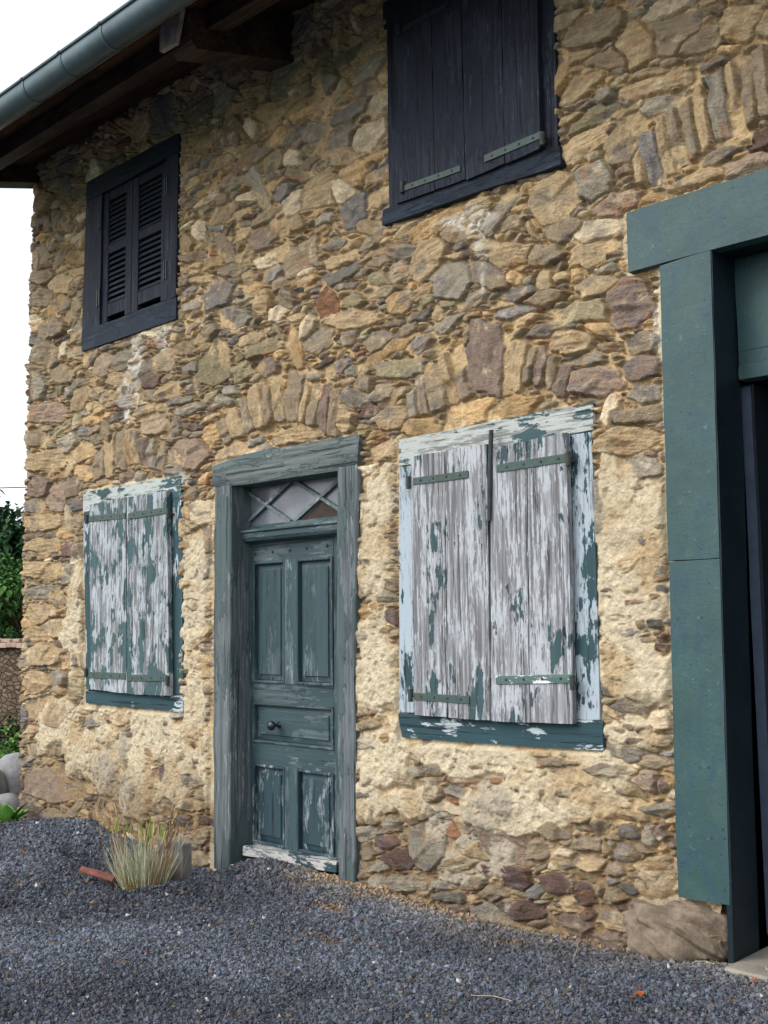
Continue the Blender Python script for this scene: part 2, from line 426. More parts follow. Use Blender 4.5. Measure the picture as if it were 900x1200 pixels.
# palette of stone kinds (base colours)
PAL = {
 'tan': lin(172, 146, 108), 'ochre': lin(184, 146, 92), 'gbrown': lin(142, 126, 104), 'purple': lin(128, 108, 102),
 'grey': lin(138, 134, 124), 'dgrey': lin(108, 106, 104), 'rust': lin(150, 96, 66), 'pale': lin(200, 184, 156),
 'bluegrey': lin(122, 124, 130), 'pink': lin(152, 128, 114), 'dpurple': lin(106, 78, 76), 'lichen': lin(148, 138, 106)}
_mean = lin(170, 154, 128)
for k_ in PAL: PAL[k_] = tuple(PAL[k_][i] * .55 + _mean[i] * .45 * sum(PAL[k_][:3]) / sum(_mean[:3]) for i in range(3)) + (1,)
PK = list(PAL); PALA = np.array([PAL[k][:3] for k in PK])

stones = []   # cx, cz, ax, az, rot, dirs, rads, prot, color, bounds
def mk_stone(cx, cz, a, b, rot, colour, prot, k=None, rough=.16, fix=False):
    k = k or random.choice((4, 5, 5, 6, 6))
    a0 = random.random() * 6.28
    dirs = [a0 + (i + random.uniform(-.28, .28)) * 2 * math.pi / k for i in range(k)]
    rads = [random.uniform(1 - rough, 1 + rough * .6) for _ in range(k)]
    if k == 4: dirs = [i * math.pi / 2 + random.uniform(-.2, .2) for i in range(4)]
    return dict(c=(cx, cz), a=a, b=b, rot=rot, dirs=dirs, rads=rads, col=np.array(colour[:3]) if len(colour) > 2 else colour, prot=prot)

def sdist(s, x, z):
    cr, sr = math.cos(s['rot']), math.sin(s['rot'])
    dx = x - s['c'][0]; dz = z - s['c'][1]
    u = (dx * cr + dz * sr) / s['a']; v = (-dx * sr + dz * cr) / s['b']
    d = None
    for t_, r_ in zip(s['dirs'], s['rads']):
        p = (u * math.cos(t_) + v * math.sin(t_)) / r_
        d = p if d is None else np.maximum(d, p)
    e = np.sqrt(u * u + v * v)
    return d

def pix_stone(px, py, w, h, ang, kind, prot=.03, k=None, rough=.14):
    """a stone surveyed in the photograph: centre, size and tilt in its pixels"""
    c = np.array(W(px, py))
    ca, sa = math.cos(math.radians(ang)), math.sin(math.radians(ang))
    e1 = np.array(W(px + w / 2 * ca, py - w / 2 * sa)) - c
    e2 = np.array(W(px - h / 2 * sa, py - h / 2 * ca)) - c
    a = np.linalg.norm(e1); rot = math.atan2(e1[1], e1[0])
    # perpendicular half size
    b = abs(e2[1] * math.cos(rot) - e2[0] * math.sin(rot))
    return mk_stone(c[0], c[1], a, b, rot, PAL[kind], prot, k, rough)

SP = []
def seg(x0, y0, x1, y1, w, kind):   # a stone set on edge, from foot to head
    c = np.array(W((x0 + x1) / 2, (y0 + y1) / 2)); a0 = np.array(W(x0, y0)); a1 = np.array(W(x1, y1))
    wv = np.array(W((x0 + x1) / 2 + w / 2, (y0 + y1) / 2)) - c
    d = a1 - a0; L = np.linalg.norm(d); rot = math.atan2(d[1], d[0])
    b = abs(wv[0] * math.sin(rot) - wv[1] * math.cos(rot))
    SP.append(mk_stone(c[0], c[1], L / 2 * 1.04, b * 1.0, rot, PAL[kind], random.uniform(.03, .05), 4, .08))
# arch over the right shutters
for r in [(488,493,482,455,16,'grey'),(501,489,492,440,15,'gbrown'),(518,482,506,426,24,'gbrown'),(534,475,521,416,13,'tan'),(549,468,536,408,17,'gbrown'),
          (566,462,572,376,44,'purple'),(598,456,612,398,26,'tan'),(617,454,627,410,12,'gbrown'),(630,455,641,410,14,'purple'),(643,458,652,414,10,'gbrown'),(655,470,668,424,18,'purple')]: seg(*r)
# arch over the door
for r in [(270,527,262,492,12,'gbrown'),(284,514,272,478,14,'tan'),(297,507,286,466,14,'gbrown'),(309,503,300,455,15,'tan'),(320,501,312,447,11,'gbrown'),(331,497,325,440,13,'tan'),
          (343,495,350,432,20,'gbrown'),(356,497,363,448,13,'tan'),(367,501,373,450,14,'gbrown'),(379,506,384,450,13,'purple'),(391,511,397,452,13,'gbrown')]: seg(*r)
# arch over the left shutters
for r in [(120,562,115,528,14,'gbrown'),(133,562,128,515,12,'tan'),(145,553,143,505,11,'gbrown'),(157,545,157,503,14,'tan'),(169,546,171,508,10,'purple'),(179,550,182,512,9,'grey'),(190,556,193,515,9,'gbrown')]: seg(*r)
# arch over the garage opening
for r in [(756,224,745,178,14,'tan'),(772,221,758,155,24,'bluegrey'),(786,207,774,140,14,'tan'),(800,195,787,122,15,'gbrown'),(816,188,801,112,15,'gbrown'),(832,180,818,100,16,'tan'),(850,166,838,86,20,'grey'),(868,158,856,76,16,'tan'),(884,150,872,66,15,'gbrown'),(901,140,888,54,20,'gbrown'),(920,132,908,44,20,'tan')]: seg(*r)
for r in [ # single stones: px, py, w, h, tilt, kind
 (345,512,62,20,8,'tan'),(222,532,56,36,6,'pink'),(740,356,56,62,4,'purple'),(531,328,54,46,4,'grey'),(697,212,48,46,0,'grey'),(650,233,68,52,30,'tan'),(728,240,66,28,24,'pink'),
 (684,366,86,26,8,'lichen'),(771,100,104,22,14,'tan'),(755,52,70,44,20,'tan'),(700,35,80,40,25,'gbrown'),(718,72,60,22,5,'gbrown'),(786,42,80,46,14,'gbrown'),(870,30,60,40,15,'tan'),(820,50,70,26,20,'gbrown'),
 (672,402,58,30,6,'tan'),(700,448,70,40,2,'pink'),(752,432,50,32,10,'purple'),(756,402,44,30,8,'gbrown'),(760,462,50,22,4,'grey'),(752,487,78,22,6,'gbrown'),(734,517,80,34,6,'tan'),(753,548,58,28,-10,'grey'),
 (700,335,52,26,10,'tan'),(700,270,70,26,16,'pale'),(660,270,50,26,12,'gbrown'),(640,300,46,26,8,'gbrown'),(610,345,50,20,8,'dgrey'),(600,300,50,30,5,'tan'),(640,330,22,30,0,'tan'),(640,350,60,18,6,'gbrown'),
 (880,195,80,28,14,'pink'),(820,210,70,16,16,'tan'),(712,112,30,14,10,'grey'),
 (470,355,28,34,0,'ochre'),(470,432,68,24,6,'lichen'),(463,490,36,30,0,'tan'),(415,375,72,24,5,'tan'),(418,352,34,18,3,'lichen'),(405,228,30,30,-20,'pale'),(372,155,34,24,10,'grey'),(310,355,26,34,0,'tan'),
 (276,372,36,28,4,'grey'),(340,350,26,24,-10,'gbrown'),(405,185,30,26,-10,'tan'),(298,150,16,22,0,'pale'),(343,186,20,20,0,'pale'),(235,271,18,26,0,'pale'),(362,385,16,34,-12,'pale'),
 (395,465,36,16,5,'tan'),(428,452,28,26,0,'gbrown'),(405,492,28,30,-4,'tan'),(420,465,30,26,0,'grey'),(185,404,22,14,0,'rust'),(445,400,30,30,8,'gbrown'),(445,328,26,18,0,'lichen'),
 (340,460,0.1,0.1,0,'tan'),
 (52,236,24,30,0,'tan'),(52,325,30,20,5,'gbrown'),(50,350,28,22,6,'gbrown'),(62,385,40,26,4,'gbrown'),(52,415,34,30,8,'gbrown'),(46,455,22,34,0,'grey'),(56,484,48,26,3,'pink'),(44,514,26,22,0,'gbrown'),(56,540,52,24,6,'tan'),
 (46,572,34,26,2,'purple'),(52,612,44,22,2,'tan'),(68,582,24,36,0,'pink'),(52,640,46,20,2,'tan'),(38,650,16,14,0,'gbrown'),(54,668,48,22,2,'tan'),(52,694,44,18,0,'grey'),(50,720,44,24,2,'tan'),(46,742,38,18,0,'tan'),(66,735,22,28,0,'tan'),
 (54,768,50,26,0,'tan'),(44,800,32,28,0,'tan'),(70,795,26,18,0,'grey'),(58,832,58,34,-3,'tan'),(70,872,40,28,-8,'gbrown'),(62,919,72,42,-8,'pink'),(62,958,34,20,-4,'gbrown'),
 (120,890,36,22,-14,'grey'),(150,960,30,14,0,'gbrown'),(222,915,48,22,0,'grey'),(190,945,34,20,0,'dgrey'),(226,943,32,18,0,'tan'),(237,980,22,20,0,'gbrown'),
 (112,845,30,16,6,'grey'),(205,862,22,24,-10,'gbrown'),(206,560,30,24,0,'grey'),
 (605,922,24,32,10,'dpurple'),(640,930,12,22,5,'gbrown'),(668,928,32,14,4,'gbrown'),(654,972,36,26,-4,'gbrown'),(704,967,24,24,0,'gbrown'),(633,995,36,24,4,'gbrown'),(607,1026,36,40,-8,'dpurple'),(656,1034,42,28,-4,'dpurple'),
 (690,1048,22,34,8,'dpurple'),(706,1044,12,30,4,'gbrown'),(612,1066,60,24,-6,'dpurple'),(695,1070,30,16,0,'dpurple'),(775,1018,40,36,2,'tan'),(738,975,26,22,0,'dgrey'),(760,915,30,30,6,'pink'),(778,920,18,18,0,'purple'),(777,975,14,30,0,'purple'),(762,980,18,30,0,'grey'),
 (778,760,18,40,-6,'dpurple'),(770,730,18,16,0,'dgrey'),(755,728,14,20,0,'gbrown'),(752,726,10,20,0,'rust'),(780,690,20,14,-10,'dgrey'),(777,617,20,10,0,'gbrown'),(770,700,24,14,8,'gbrown'),(737,768,10,18,0,'tan'),
 (740,832,40,30,-8,'gbrown'),(776,843,26,26,0,'pale'),(765,815,56,16,-4,'gbrown'),(778,868,30,20,0,'tan'),(560,902,84,14,-3,'gbrown'),(640,892,80,14,-3,'gbrown'),(720,902,60,18,-4,'gbrown'),(530,880,40,10,0,'grey'),
 (470,1006,40,26,-6,'dpurple'),(462,965,26,20,0,'grey'),(440,955,26,20,0,'gbrown'),(480,1035,56,20,-4,'grey'),(430,1000,24,22,0,'gbrown'),(505,925,30,34,-6,'gbrown'),(488,905,26,16,0,'grey'),(548,912,50,26,0,'pink'),(436,830,22,18,0,'rust'),(432,850,30,14,0,'gbrown'),(528,1050,40,16,-4,'dgrey'),(580,1045,26,20,0,'gbrown'),(556,1035,30,20,0,'gbrown'),
 (735,1000,24,26,0,'gbrown'),(722,1020,22,20,0,'pink'),(720,1050,26,18,0,'gbrown'),(660,1000,30,14,8,'pale'),(690,990,34,20,0,'gbrown'),
 (425,885,20,14,0,'gbrown'),(435,915,26,16,0,'grey'),(236,890,18,12,0,'gbrown')]:
    if r[2] > 1: SP.append(pix_stone(*r, prot=random.uniform(.028, .05), k=random.choice((5, 6, 6, 7)), rough=.1))

# greedy packing of the rest on a 1 cm raster
cs = .01
cw = int((XR - XL) / cs) + 1; ch = int((ZT - ZB) / cs) + 1
occ = np.zeros((ch, cw), bool)
cxg = (XL + np.arange(cw) * cs).astype(np.float32); czg = (ZB + np.arange(ch) * cs).astype(np.float32)
occ |= FD[::2, ::2][:ch, :cw] < -.05
def window(s, grow, g0x, g0z, step, W_, H_):
    R = max(s['a'], s['b']) * grow
    i0 = max(0, int((s['c'][0] - R - g0x) / step)); i1 = min(W_, int((s['c'][0] + R - g0x) / step) + 2)
    j0 = max(0, int((s['c'][1] - R - g0z) / step)); j1 = min(H_, int((s['c'][1] + R - g0z) / step) + 2)
    return i0, i1, j0, j1
def try_place(s, tol):
    i0, i1, j0, j1 = window(s, 1.2, XL, ZB, cs, cw, ch)
    if i1 - i0 < 2 or j1 - j0 < 2: return False
    xx, zz = np.meshgrid(cxg[i0:i1], czg[j0:j1])
    ins = sdist(s, xx, zz) < .97
    n = ins.sum()
    if n == 0: return False
    sub = occ[j0:j1, i0:i1]
    if (sub & ins).sum() > tol * n: return False
    sub |= ins
    stones.append(s); return True
for s in SP: try_place(s, .5)

def rand_colour(x, z):
    low = z < .75
    w = dict(tan=30, ochre=12, gbrown=22, purple=4, grey=14, dgrey=3, rust=.8, pale=6, bluegrey=3, pink=5, dpurple=1, lichen=6)
    if low: w.update(dpurple=8, purple=12, rust=6, gbrown=20, ochre=4)
    k = random.choices(list(w), list(w.values()))[0]
    c = np.array(PAL[k][:3]) * random.uniform(.74, 1.28)
    return c
classes = [(.13, .2, 1100, .16), (.09, .13, 2400, .18), (.065, .09, 4000, .18), (.045, .065, 6500, .2), (.03, .045, 9000, .2), (.018, .03, 10000, .2)]
for lo, hi, N, tol in classes:
    free = np.argwhere(~occ)
    for _ in range(N):
        j, i = free[RNG.integers(len(free))]
        if occ[j, i]: continue
        x = XL + i * cs; z = ZB + j * cs
        a = random.uniform(lo, hi)
        asp = random.choice((random.uniform(.2, .34), random.uniform(.26, .42), random.uniform(.3, .5), random.uniform(.5, .9)))
        if x < -8.05: rot = random.gauss(0, .06)
        else: rot = random.gauss(.03, .13) if random.random() < .88 else random.uniform(-1.5, 1.5)
        s = mk_stone(x, z, a, a * asp, rot, rand_colour(x, z), random.uniform(.020, .038) * (1 if a > .04 else .85))
        try_place(s, tol)
print('stones', len(stones))

# distance fields on the fine raster
F1 = np.full(X.shape, 9.0, np.float32); F2 = np.full(X.shape, 9.0, np.float32); ID = np.full(X.shape, -1, np.int32)
for k, s in enumerate(stones):
    i0, i1, j0, j1 = window(s, 1.75, XL, ZB, ST, nx, nz)
    if i1 <= i0 or j1 <= j0: continue
    mn = min(s['a'], s['b'])
    d = ((sdist(s, WX[j0:j1, i0:i1], WZ[j0:j1, i0:i1]) - 1) * mn).astype(np.float32)   # metres outside the outline
    f1 = F1[j0:j1, i0:i1]; f2 = F2[j0:j1, i0:i1]; idd = ID[j0:j1, i0:i1]
    lt = d < f1
    f2[:] = np.where(lt, f1, np.minimum(f2, d)); f1[:] = np.where(lt, d, f1); idd[lt] = k
n = len(stones)
colA = np.array([s['col'] for s in stones]); protA = np.array([s['prot'] for s in stones], np.float32)
cA = np.array([s['c'] for s in stones], np.float32); rotA = np.array([s['rot'] for s in stones], np.float32)
szA = np.array([min(s['a'], s['b']) for s in stones], np.float32)
tiltA = RNG.normal(0, .16, (n, 2)).astype(np.float32)
strA = RNG.random(n).astype(np.float32)
idc = np.clip(ID, 0, None)
gap = .0065 + .007 * fbm(X * 3, Z * 3, 21, 2) + .004 * fbm(X * 25, Z * 25, 25, 2)
ins = np.minimum(-(F1 - .012 - .018 * sstep(-.3, .35, fbm(X * 3.3, Z * 3.3, 22, 2))), (F2 - F1) * .5 - gap * .5)          # depth inside the stone outline (m)
rx = X - cA[idc, 0]; rz = Z - cA[idc, 1]
cr = np.cos(rotA[idc]); sr = np.sin(rotA[idc])
lu = rx * cr + rz * sr; lv = -rx * sr + rz * cr
offs = (idc % 97).astype(np.float32) * 3.1
stri = fbm(lu * 7 + offs, lv * 55 + offs * 1.7, 31, 5, .6)
st5 = stri * 5; stri_t = (np.floor(st5) + sstep(.35, .65, st5 - np.floor(st5))) / 5              # bedding planes of the schist
lump = fbm(lu * 22 + offs, lv * 30 + offs, 37, 4)
gA = RNG.normal(0, 1, (3, n, 2)).astype(np.float32); pA = RNG.uniform(-.004, .006, (3, n)).astype(np.float32)
facet = np.zeros(X.shape, np.float32)
for q_ in range(3):     # broken faces: the lowest of three random planes
    facet = np.minimum(facet, pA[q_][idc] + .30 * (gA[q_][idc, 0] * rx + gA[q_][idc, 1] * rz * 1.3))
facet = np.clip(facet, -.018, 0)
edge = np.minimum(.007, .15 * szA[idc] + .002)
prof = np.clip(ins / edge, -1.5, 1); prof = np.where(prof > 0, np.sqrt(np.clip(1 - (1 - prof) ** 2, 0, 1)), prof)
tilt = np.clip(tiltA[idc, 0] * rx + tiltA[idc, 1] * rz, -.018, .018)
hS = protA[idc] * prof + (tilt + .011 * stri_t * (0.15 + 1.1 * strA[idc]) + .004 * lump + facet) * np.clip(prof, 0, 1)
hS = np.where(ID < 0, -.05, hS)

# mortar level and lime render
def blob(px, py, rx_, ry_):
    c = W(px, py); ex = abs(W(px + rx_, py)[0] - c[0]); ez = abs(W(px, py + ry_)[1] - c[1])
    return np.exp(-(((X - c[0]) / ex) ** 2 + ((Z - c[1]) / ez) ** 2) * .9)
cream = np.zeros(X.shape, np.float32)
for b in [(230,700,24,120),(230,820,24,90),(90,710,12,90),(440,640,26,110),(440,760,28,90),(745,610,50,70),(745,700,50,80),(745,780,46,50),(170,870,90,40),(110,880,50,40),(450,880,40,50),(560,890,90,22),(640,930,60,34),(700,900,60,30),(220,900,40,50),(150,920,40,40),(80,850,30,30),(700,940,50,26),(770,1040,24,26),(430,940,30,26),(720,640,16,160),(482,940,30,24),(600,960,40,14),(740,860,40,26),(560,950,30,20)]:
    cream = np.maximum(cream, blob(*b))
cn = fbm(X * 5.5, Z * 5.5, 51, 4)
creamL = sstep(.34, .66, cream + .62 * cn)
lime = np.zeros(X.shape, np.float32)                                # white runs and patches of old lime
for b in [(560,262,26,14),(565,290,8,34),(570,330,6,22),(540,255,40,8),(772,385,7,40),(775,350,5,40),(160,430,9,40),(150,470,8,30),(215,560,8,8),(190,395,10,20)]:
    lime = np.maximum(lime, blob(*b))
limeM = .85 * sstep(.36, .85, lime + .6 * fbm(X * 14, Z * 14, 55, 4))
cem = np.zeros(X.shape, np.float32)                                 # grey cement patches
for b in [(560,980,34,56),(575,930,34,34),(545,1020,44,30),(515,965,20,28),(152,930,10,34),(130,900,16,24),(150,870,7,40),(150,780,1,1),(585,1000,26,34)]:
    cem = np.maximum(cem, blob(*b))
cemM = sstep(.35, .8, cem + .4 * fbm(X * 7, Z * 7, 58, 4))
low = sstep(.66, .2, Z + .2 * cn)                                # splash zone: earthy mortar
stain = sstep(.25, .6, fbm(X * 1.3, Z * 2.2, 71, 4) + .15)
mfine = fbm(X * 30, Z * 30, 61, 5, .65) - .9 * sstep(.25, .5, fbm(X * 22, Z * 22, 151, 3))
mlump = fbm(X * 8, Z * 8, 66, 4)
hM = -.003 + .011 * mfine + .008 * mlump + creamL * (.034 + .016 * cn - .003 * mlump) + limeM * .012 + cemM * (.022 + .012 * cn) + low * (.006 + .008 * mlump)
hM = hM + .006 * sstep(0.1, .5, fbm(X * 1.7, Z * 1.7, 77, 3))
crev = sstep(.016, .0, F2 - F1) * sstep(-.05, .35, fbm(X * 4.4, Z * 4.4, 123, 3)) * (1 - creamL) * (1 - limeM)
hM = hM - .012 * crev - .001
# next to the frames the joint is pointed up
fr = sstep(.022, .0, FD)
hM = hM + fr * .012
hS = hS - fr * .012
Hh = np.maximum(hS, hM)
wS = sstep(-.002, .0035, hS - hM)
Hh = np.minimum(Hh, .012 + 1.1 * np.clip(FD - .004, 0, 1) + .004 * fbm(X * 20, Z * 20, 141, 3))

c_m = np.array(lin(184, 160, 122)[:3]); c_m2 = np.array(lin(158, 136, 104)[:3])
c_cr = np.array(lin(202, 188, 160)[:3]); c_cr2 = np.array(lin(182, 160, 126)[:3]); c_low = np.array(lin(126, 104, 78)[:3])
c_li = np.array(lin(202, 197, 187)[:3]); c_ce = np.array(lin(164, 154, 136)[:3])
def mixc(a, b, f): return a * (1 - f[..., None]) + b * f[..., None]
t1 = sstep(-.3, .4, fbm(X * 6, Z * 6, 81, 4))
CMt = mixc(np.broadcast_to(c_m, X.shape + (3,)), c_m2, t1)
cc_ = mixc(np.broadcast_to(c_cr, X.shape + (3,)), c_cr2, sstep(-.1, .5, fbm(X * 4, Z * 4, 85, 5)))
CMt = mixc(CMt, cc_, creamL)
CMt = mixc(CMt, c_low, low * .75)
CMt = mixc(CMt, c_ce, cemM)
CMt = mixc(CMt, c_li, limeM)
CMt = mixc(CMt, np.array(lin(200, 186, 158)[:3]), sstep(.05, .02, FD) * sstep(-.25, .3, fbm(X * 5, Z * 2, 131, 3)) * .8)
CMt = CMt * (1 + .22 * fbm(X * 45, Z * 45, 88, 4, .7))[..., None]
# stones: own colour, rust and purple veining, pale weathered patches, bedding lines
v1 = fbm(lu * 12 + offs, lv * 20 + offs, 93, 4)
CSt = colA[idc]
CSt = mixc(CSt, np.array(lin(154, 112, 76)[:3]), sstep(.18, .55, v1) * .45 * (strA[idc] > .35))
CSt = mixc(CSt, np.array(lin(106, 102, 104)[:3]), sstep(.15, .5, fbm(lu * 8 - offs, lv * 14 + offs, 97, 4)) * .55 * (strA[idc] < .7))
CSt = mixc(CSt, np.array(lin(206, 192, 160)[:3]), sstep(.25, .6, fbm(X * 11, Z * 11, 99, 5, .65)) * .5)
CSt = CSt * (1 + .24 * stri * (.3 + strA[idc]) + .26 * fbm(X * 55, Z * 55, 103, 4, .75) + .12 * lump)[..., None]
CSt = CSt * (1 - .18 * low)[..., None]
# thin lime wash left on stones inside the rendered zone
wash = (creamL * sstep(-.05, .35, fbm(X * 13, Z * 13, 107, 4)) * .55)
CSt = mixc(CSt, c_cr, wash)
CSt = mixc(CSt, c_li, limeM * .55)
CC = mixc(CMt, CSt, wS)
CC = CC * (1 + .20 * (1 - .8 * creamL) * (1 - .5 * low))[..., None]
CC = np.clip(CC, .01, .85)
CC = np.concatenate([CC, (wS * (1 - .7 * wash))[..., None]], -1)

# mesh: columns thinner near the viewer
colx = [0.0]
ci = 0.0
while ci < nx - 1:
    x = XL + ci * ST
    ci += 1.0 if x > -5 else (1.25 if x > -6.5 else 1.5)
    colx.append(min(ci, nx - 1.0))
colx = np.array(colx); k0 = np.floor(colx).astype(int); k0 = np.minimum(k0, nx - 2); fr_ = (colx - k0).astype(np.float32)
HH = Hh[:, k0] * (1 - fr_) + Hh[:, k0 + 1] * fr_
CCc = CC[:, k0] * (1 - fr_)[None, :, None] + CC[:, k0 + 1] * fr_[None, :, None]
VX = XL + colx * ST
nC = len(VX)
VV = np.empty((nz, nC, 3), np.float32)
VV[..., 0] = VX[None, :] ; VV[..., 1] = -HH; VV[..., 2] = gz[:, None]
# wobble the left edge (quoins) and round it
VV[..., 0] += (-.02 * HH * 0)
edgew = np.clip(1 - (VX - XL) / .10, 0, 1)[None, :]
VV[..., 1] += .05 * edgew ** 2
cornerx = .028 * vnoise(np.full(nz, 3.0), gz * 7.0, 12) + .018 * vnoise(np.full(nz, 9.0), gz * 21.0, 13) + (gz < 5.6) * (.03 * (1 - gz / 5.3))
VV[..., 0] += (cornerx[:, None] * np.clip(1 - (VX - XL) / .25, 0, 1)[None, :]).astype(np.float32)
VV[..., 2] = np.minimum(VV[..., 2], 5.445 + .021 * (-3 - VV[..., 0]))
idx = np.arange(nz * nC, dtype=np.int64).reshape(nz, nC)
cxm = (VX[:-1] + VX[1:]) / 2; czm = (gz[:-1] + gz[1:]) / 2
CXm, CZm = np.meshgrid(cxm, czm)
keep = np.ones(CXm.shape, bool)
for q in [LUq, DOq, GAq, LLq, RLq, RUq]:
    x0 = max(q[0][0], q[3][0]) + .05; x1 = min(q[1][0], q[2][0]) - .05; z0 = max(q[0][1], q[1][1]) + .05; z1 = min(q[2][1], q[3][1]) - .05
    if q is GAq: x1 = 9; z0 = -9; x0 += .13
    if q is DOq: x0 = -5.73; x1 = -4.60; z0 = -9
    keep &= ~((CXm > x0) & (CXm < x1) & (CZm > z0) & (CZm < z1))
keep &= ~((CXm > -2.24) & (CZm < 3.2))
fq = np.stack([idx[:-1, :-1], idx[:-1, 1:], idx[1:, 1:], idx[1:, :-1]], -1)[keep]
used, inv = np.unique(fq, return_inverse=True)
me = np_mesh('rubble_wall', VV.reshape(-1, 3)[used], inv.reshape(fq.shape), (-5.2, 0, 0), True, CCc.reshape(-1, 4)[used])
wall = link('rubble_wall', me, (-5.2, 0, 0), M['rubble'], HOUSE)
print('wall faces', len(fq))

# rest of the shell: facade beyond the picture, side and back walls, inside
def shell_mat():
    t = NT('plain_rubble')
    v = t.voro(7, (1, 1, 2.0), out='Color'); e = t.voro(7, (1, 1, 2.0), feat='DISTANCE_TO_EDGE')
    sep = t.n.new('ShaderNodeSeparateColor'); t.L(v, sep.inputs[0])
    c = t.mix(sep.outputs[0], lin(128, 116, 98), lin(176, 152, 116)); c = t.mix(t.math('MULTIPLY', sep.outputs[1], .4), c, lin(126, 102, 98))
    c = t.mix(t.ramp(e, .03, .07), lin(170, 140, 98), c)
    c = t.mix(t.math('MULTIPLY', t.noise(40, 4), .3), c, lin(80, 70, 60))
    t.set('Base Color', c); t.set('Roughness', .95); t.bump(t.math('ADD', t.ramp(e, 0, .12), t.math('MULTIPLY', t.noise(50, 4), .4)), .9, .03)
    return t.m
M['plain_rubble'] = shell_mat()
mb = MB()
mb.box(-1.0, 2.9, -.012, .35, 3.2, 5.41, 0)            # over the garage opening, outside the picture
mb.box(1.2, 2.9, -.012, .35, -.35, 3.2, 0)
mb.build('side_facade', M['plain_rubble'], HOUSE)
mb = MB()
mb.box(-8.46, -8.1, .05, 6.9, -.4, 5.42, 0); mb.box(2.55, 2.9, .36, 6.9, -.4, 5.42, 0); mb.box(-8.1, 2.55, 6.6, 6.95, -.4, 5.42, 0)
mb.prism([(.05, 5.425), (6.9, 5.425), (3.5, 6.45)], 'x', -8.44, -8.15)
mb.prism([(.05, 5.425), (6.9, 5.425), (3.5, 6.45)], 'x', 2.6, 2.88)
mb.build('gable_wall', M['plain_rubble'], HOUSE)
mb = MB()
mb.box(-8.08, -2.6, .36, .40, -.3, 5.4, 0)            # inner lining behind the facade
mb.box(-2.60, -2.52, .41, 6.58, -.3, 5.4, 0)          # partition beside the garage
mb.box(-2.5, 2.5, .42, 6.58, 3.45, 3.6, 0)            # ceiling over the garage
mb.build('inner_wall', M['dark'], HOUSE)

# ---- roof
RZ = lambda y: 5.43 + .38 * y       # underside of the eave boards
ROOF = empty('roof', (-3, 0, 5.5), HOUSE)
def slab(x0, x1, ya, yb, off0, off1, mb=None, f=RZ):
    mb = mb or MB()
    mb.prism([(ya, f(ya) + off0), (yb, f(yb) + off0), (yb, f(yb) + off1), (ya, f(ya) + off1)], 'x', x0, x1)
    return mb
random.seed(3)
mb = MB()
y = -.97; k = 0
while y < .2:
    w = random.uniform(.13, .17)
    x = -8.78
    off = random.uniform(0, .006)
    slab(x, 3.1, y, y + w - .008, off, off + .025, mb); y += w
mb.build('eave_board', M['soffit'], ROOF)
slab(-8.8, 3.15, -1.0, 3.5, .033, .045).build('roof_deck', M['soffit'], ROOF)
mb = MB(); mb.prism([(3.5, RZ(3.5) + .0), (7.6, RZ(-.6) + .0), (7.6, RZ(-.6) + .045), (3.5, RZ(3.5) + .045)], 'x', -8.8, 3.15)
mb.build('roof_deck', M['soffit'], ROOF)
# canal tiles
mb = MB()
def tile_rows(y0, z0, y1, z1):
    n = 62
    for i in range(n):
        x = -8.74 + i * .192
        pts = [(x + .09 * math.cos(a), .0 + .032 * math.sin(a)) for a in [math.pi * k_ / 6 for k_ in range(7)]]
        A = [mb.bm.verts.new((p[0], y0, z0 + p[1])) for p in pts]; B = [mb.bm.verts.new((p[0], y1, z1 + p[1])) for p in pts]
        for a in range(6): mb.bm.faces.new((A[a], A[a + 1], B[a + 1], B[a]))
        mb.bm.faces.new(A)
tile_rows(-.86, RZ(-.86) + .046, 3.5, RZ(3.5) + .046); tile_rows(7.62, RZ(-.6) + .10, 3.5, RZ(3.5) + .08)
mb.build('roof_tiles', M['roof_tile'], ROOF)
for bx in (-8.49, -5.10, -1.72, 1.65):                # cantilevered beams under the eave
    mb = MB()
    x0, x1 = bx - .10, bx + .10
    f = lambda y: (5.28 if bx < -8 else 5.13) + .285 * y
    mb.prism([(-.80, f(-.80) + .03), (-.76, f(-.76) - .02), (.3, f(.3) - .03), (.3, RZ(.3) - .005), (-.84, RZ(-.84) - .005)], 'x', x0, x1)
    b = mb.build('eave_beam', M['beam'], ROOF)
    if bx == -5.10:
        mb = MB(); mb.quadbox([(x0 - .012, 4.92), (x1 - .06, 4.90), (x1 + .005, 5.13), (x0 - .01, 5.135)], -.875, -.845, 4, 5, .018, .004)
        mb.build('bleached_beam_end', M['beamend'], ROOF)
mb = MB()
mb.prism([(-.70, RZ(-.70) - .13), (-.52, RZ(-.52) - .13), (-.52, RZ(-.52) - .004), (-.70, RZ(-.70) - .004)], 'x', -8.75, 3.1)
mb.build('eave_purlin', M['beam'], ROOF)
mb = MB(); mb.prism([(-1.005, RZ(-1) - .065), (-.975, RZ(-1) - .065), (-.975, RZ(-1) + .03), (-1.005, RZ(-1) + .03)], 'x', -8.8, 3.12)
mb.build('fascia', M['fascia'], ROOF)
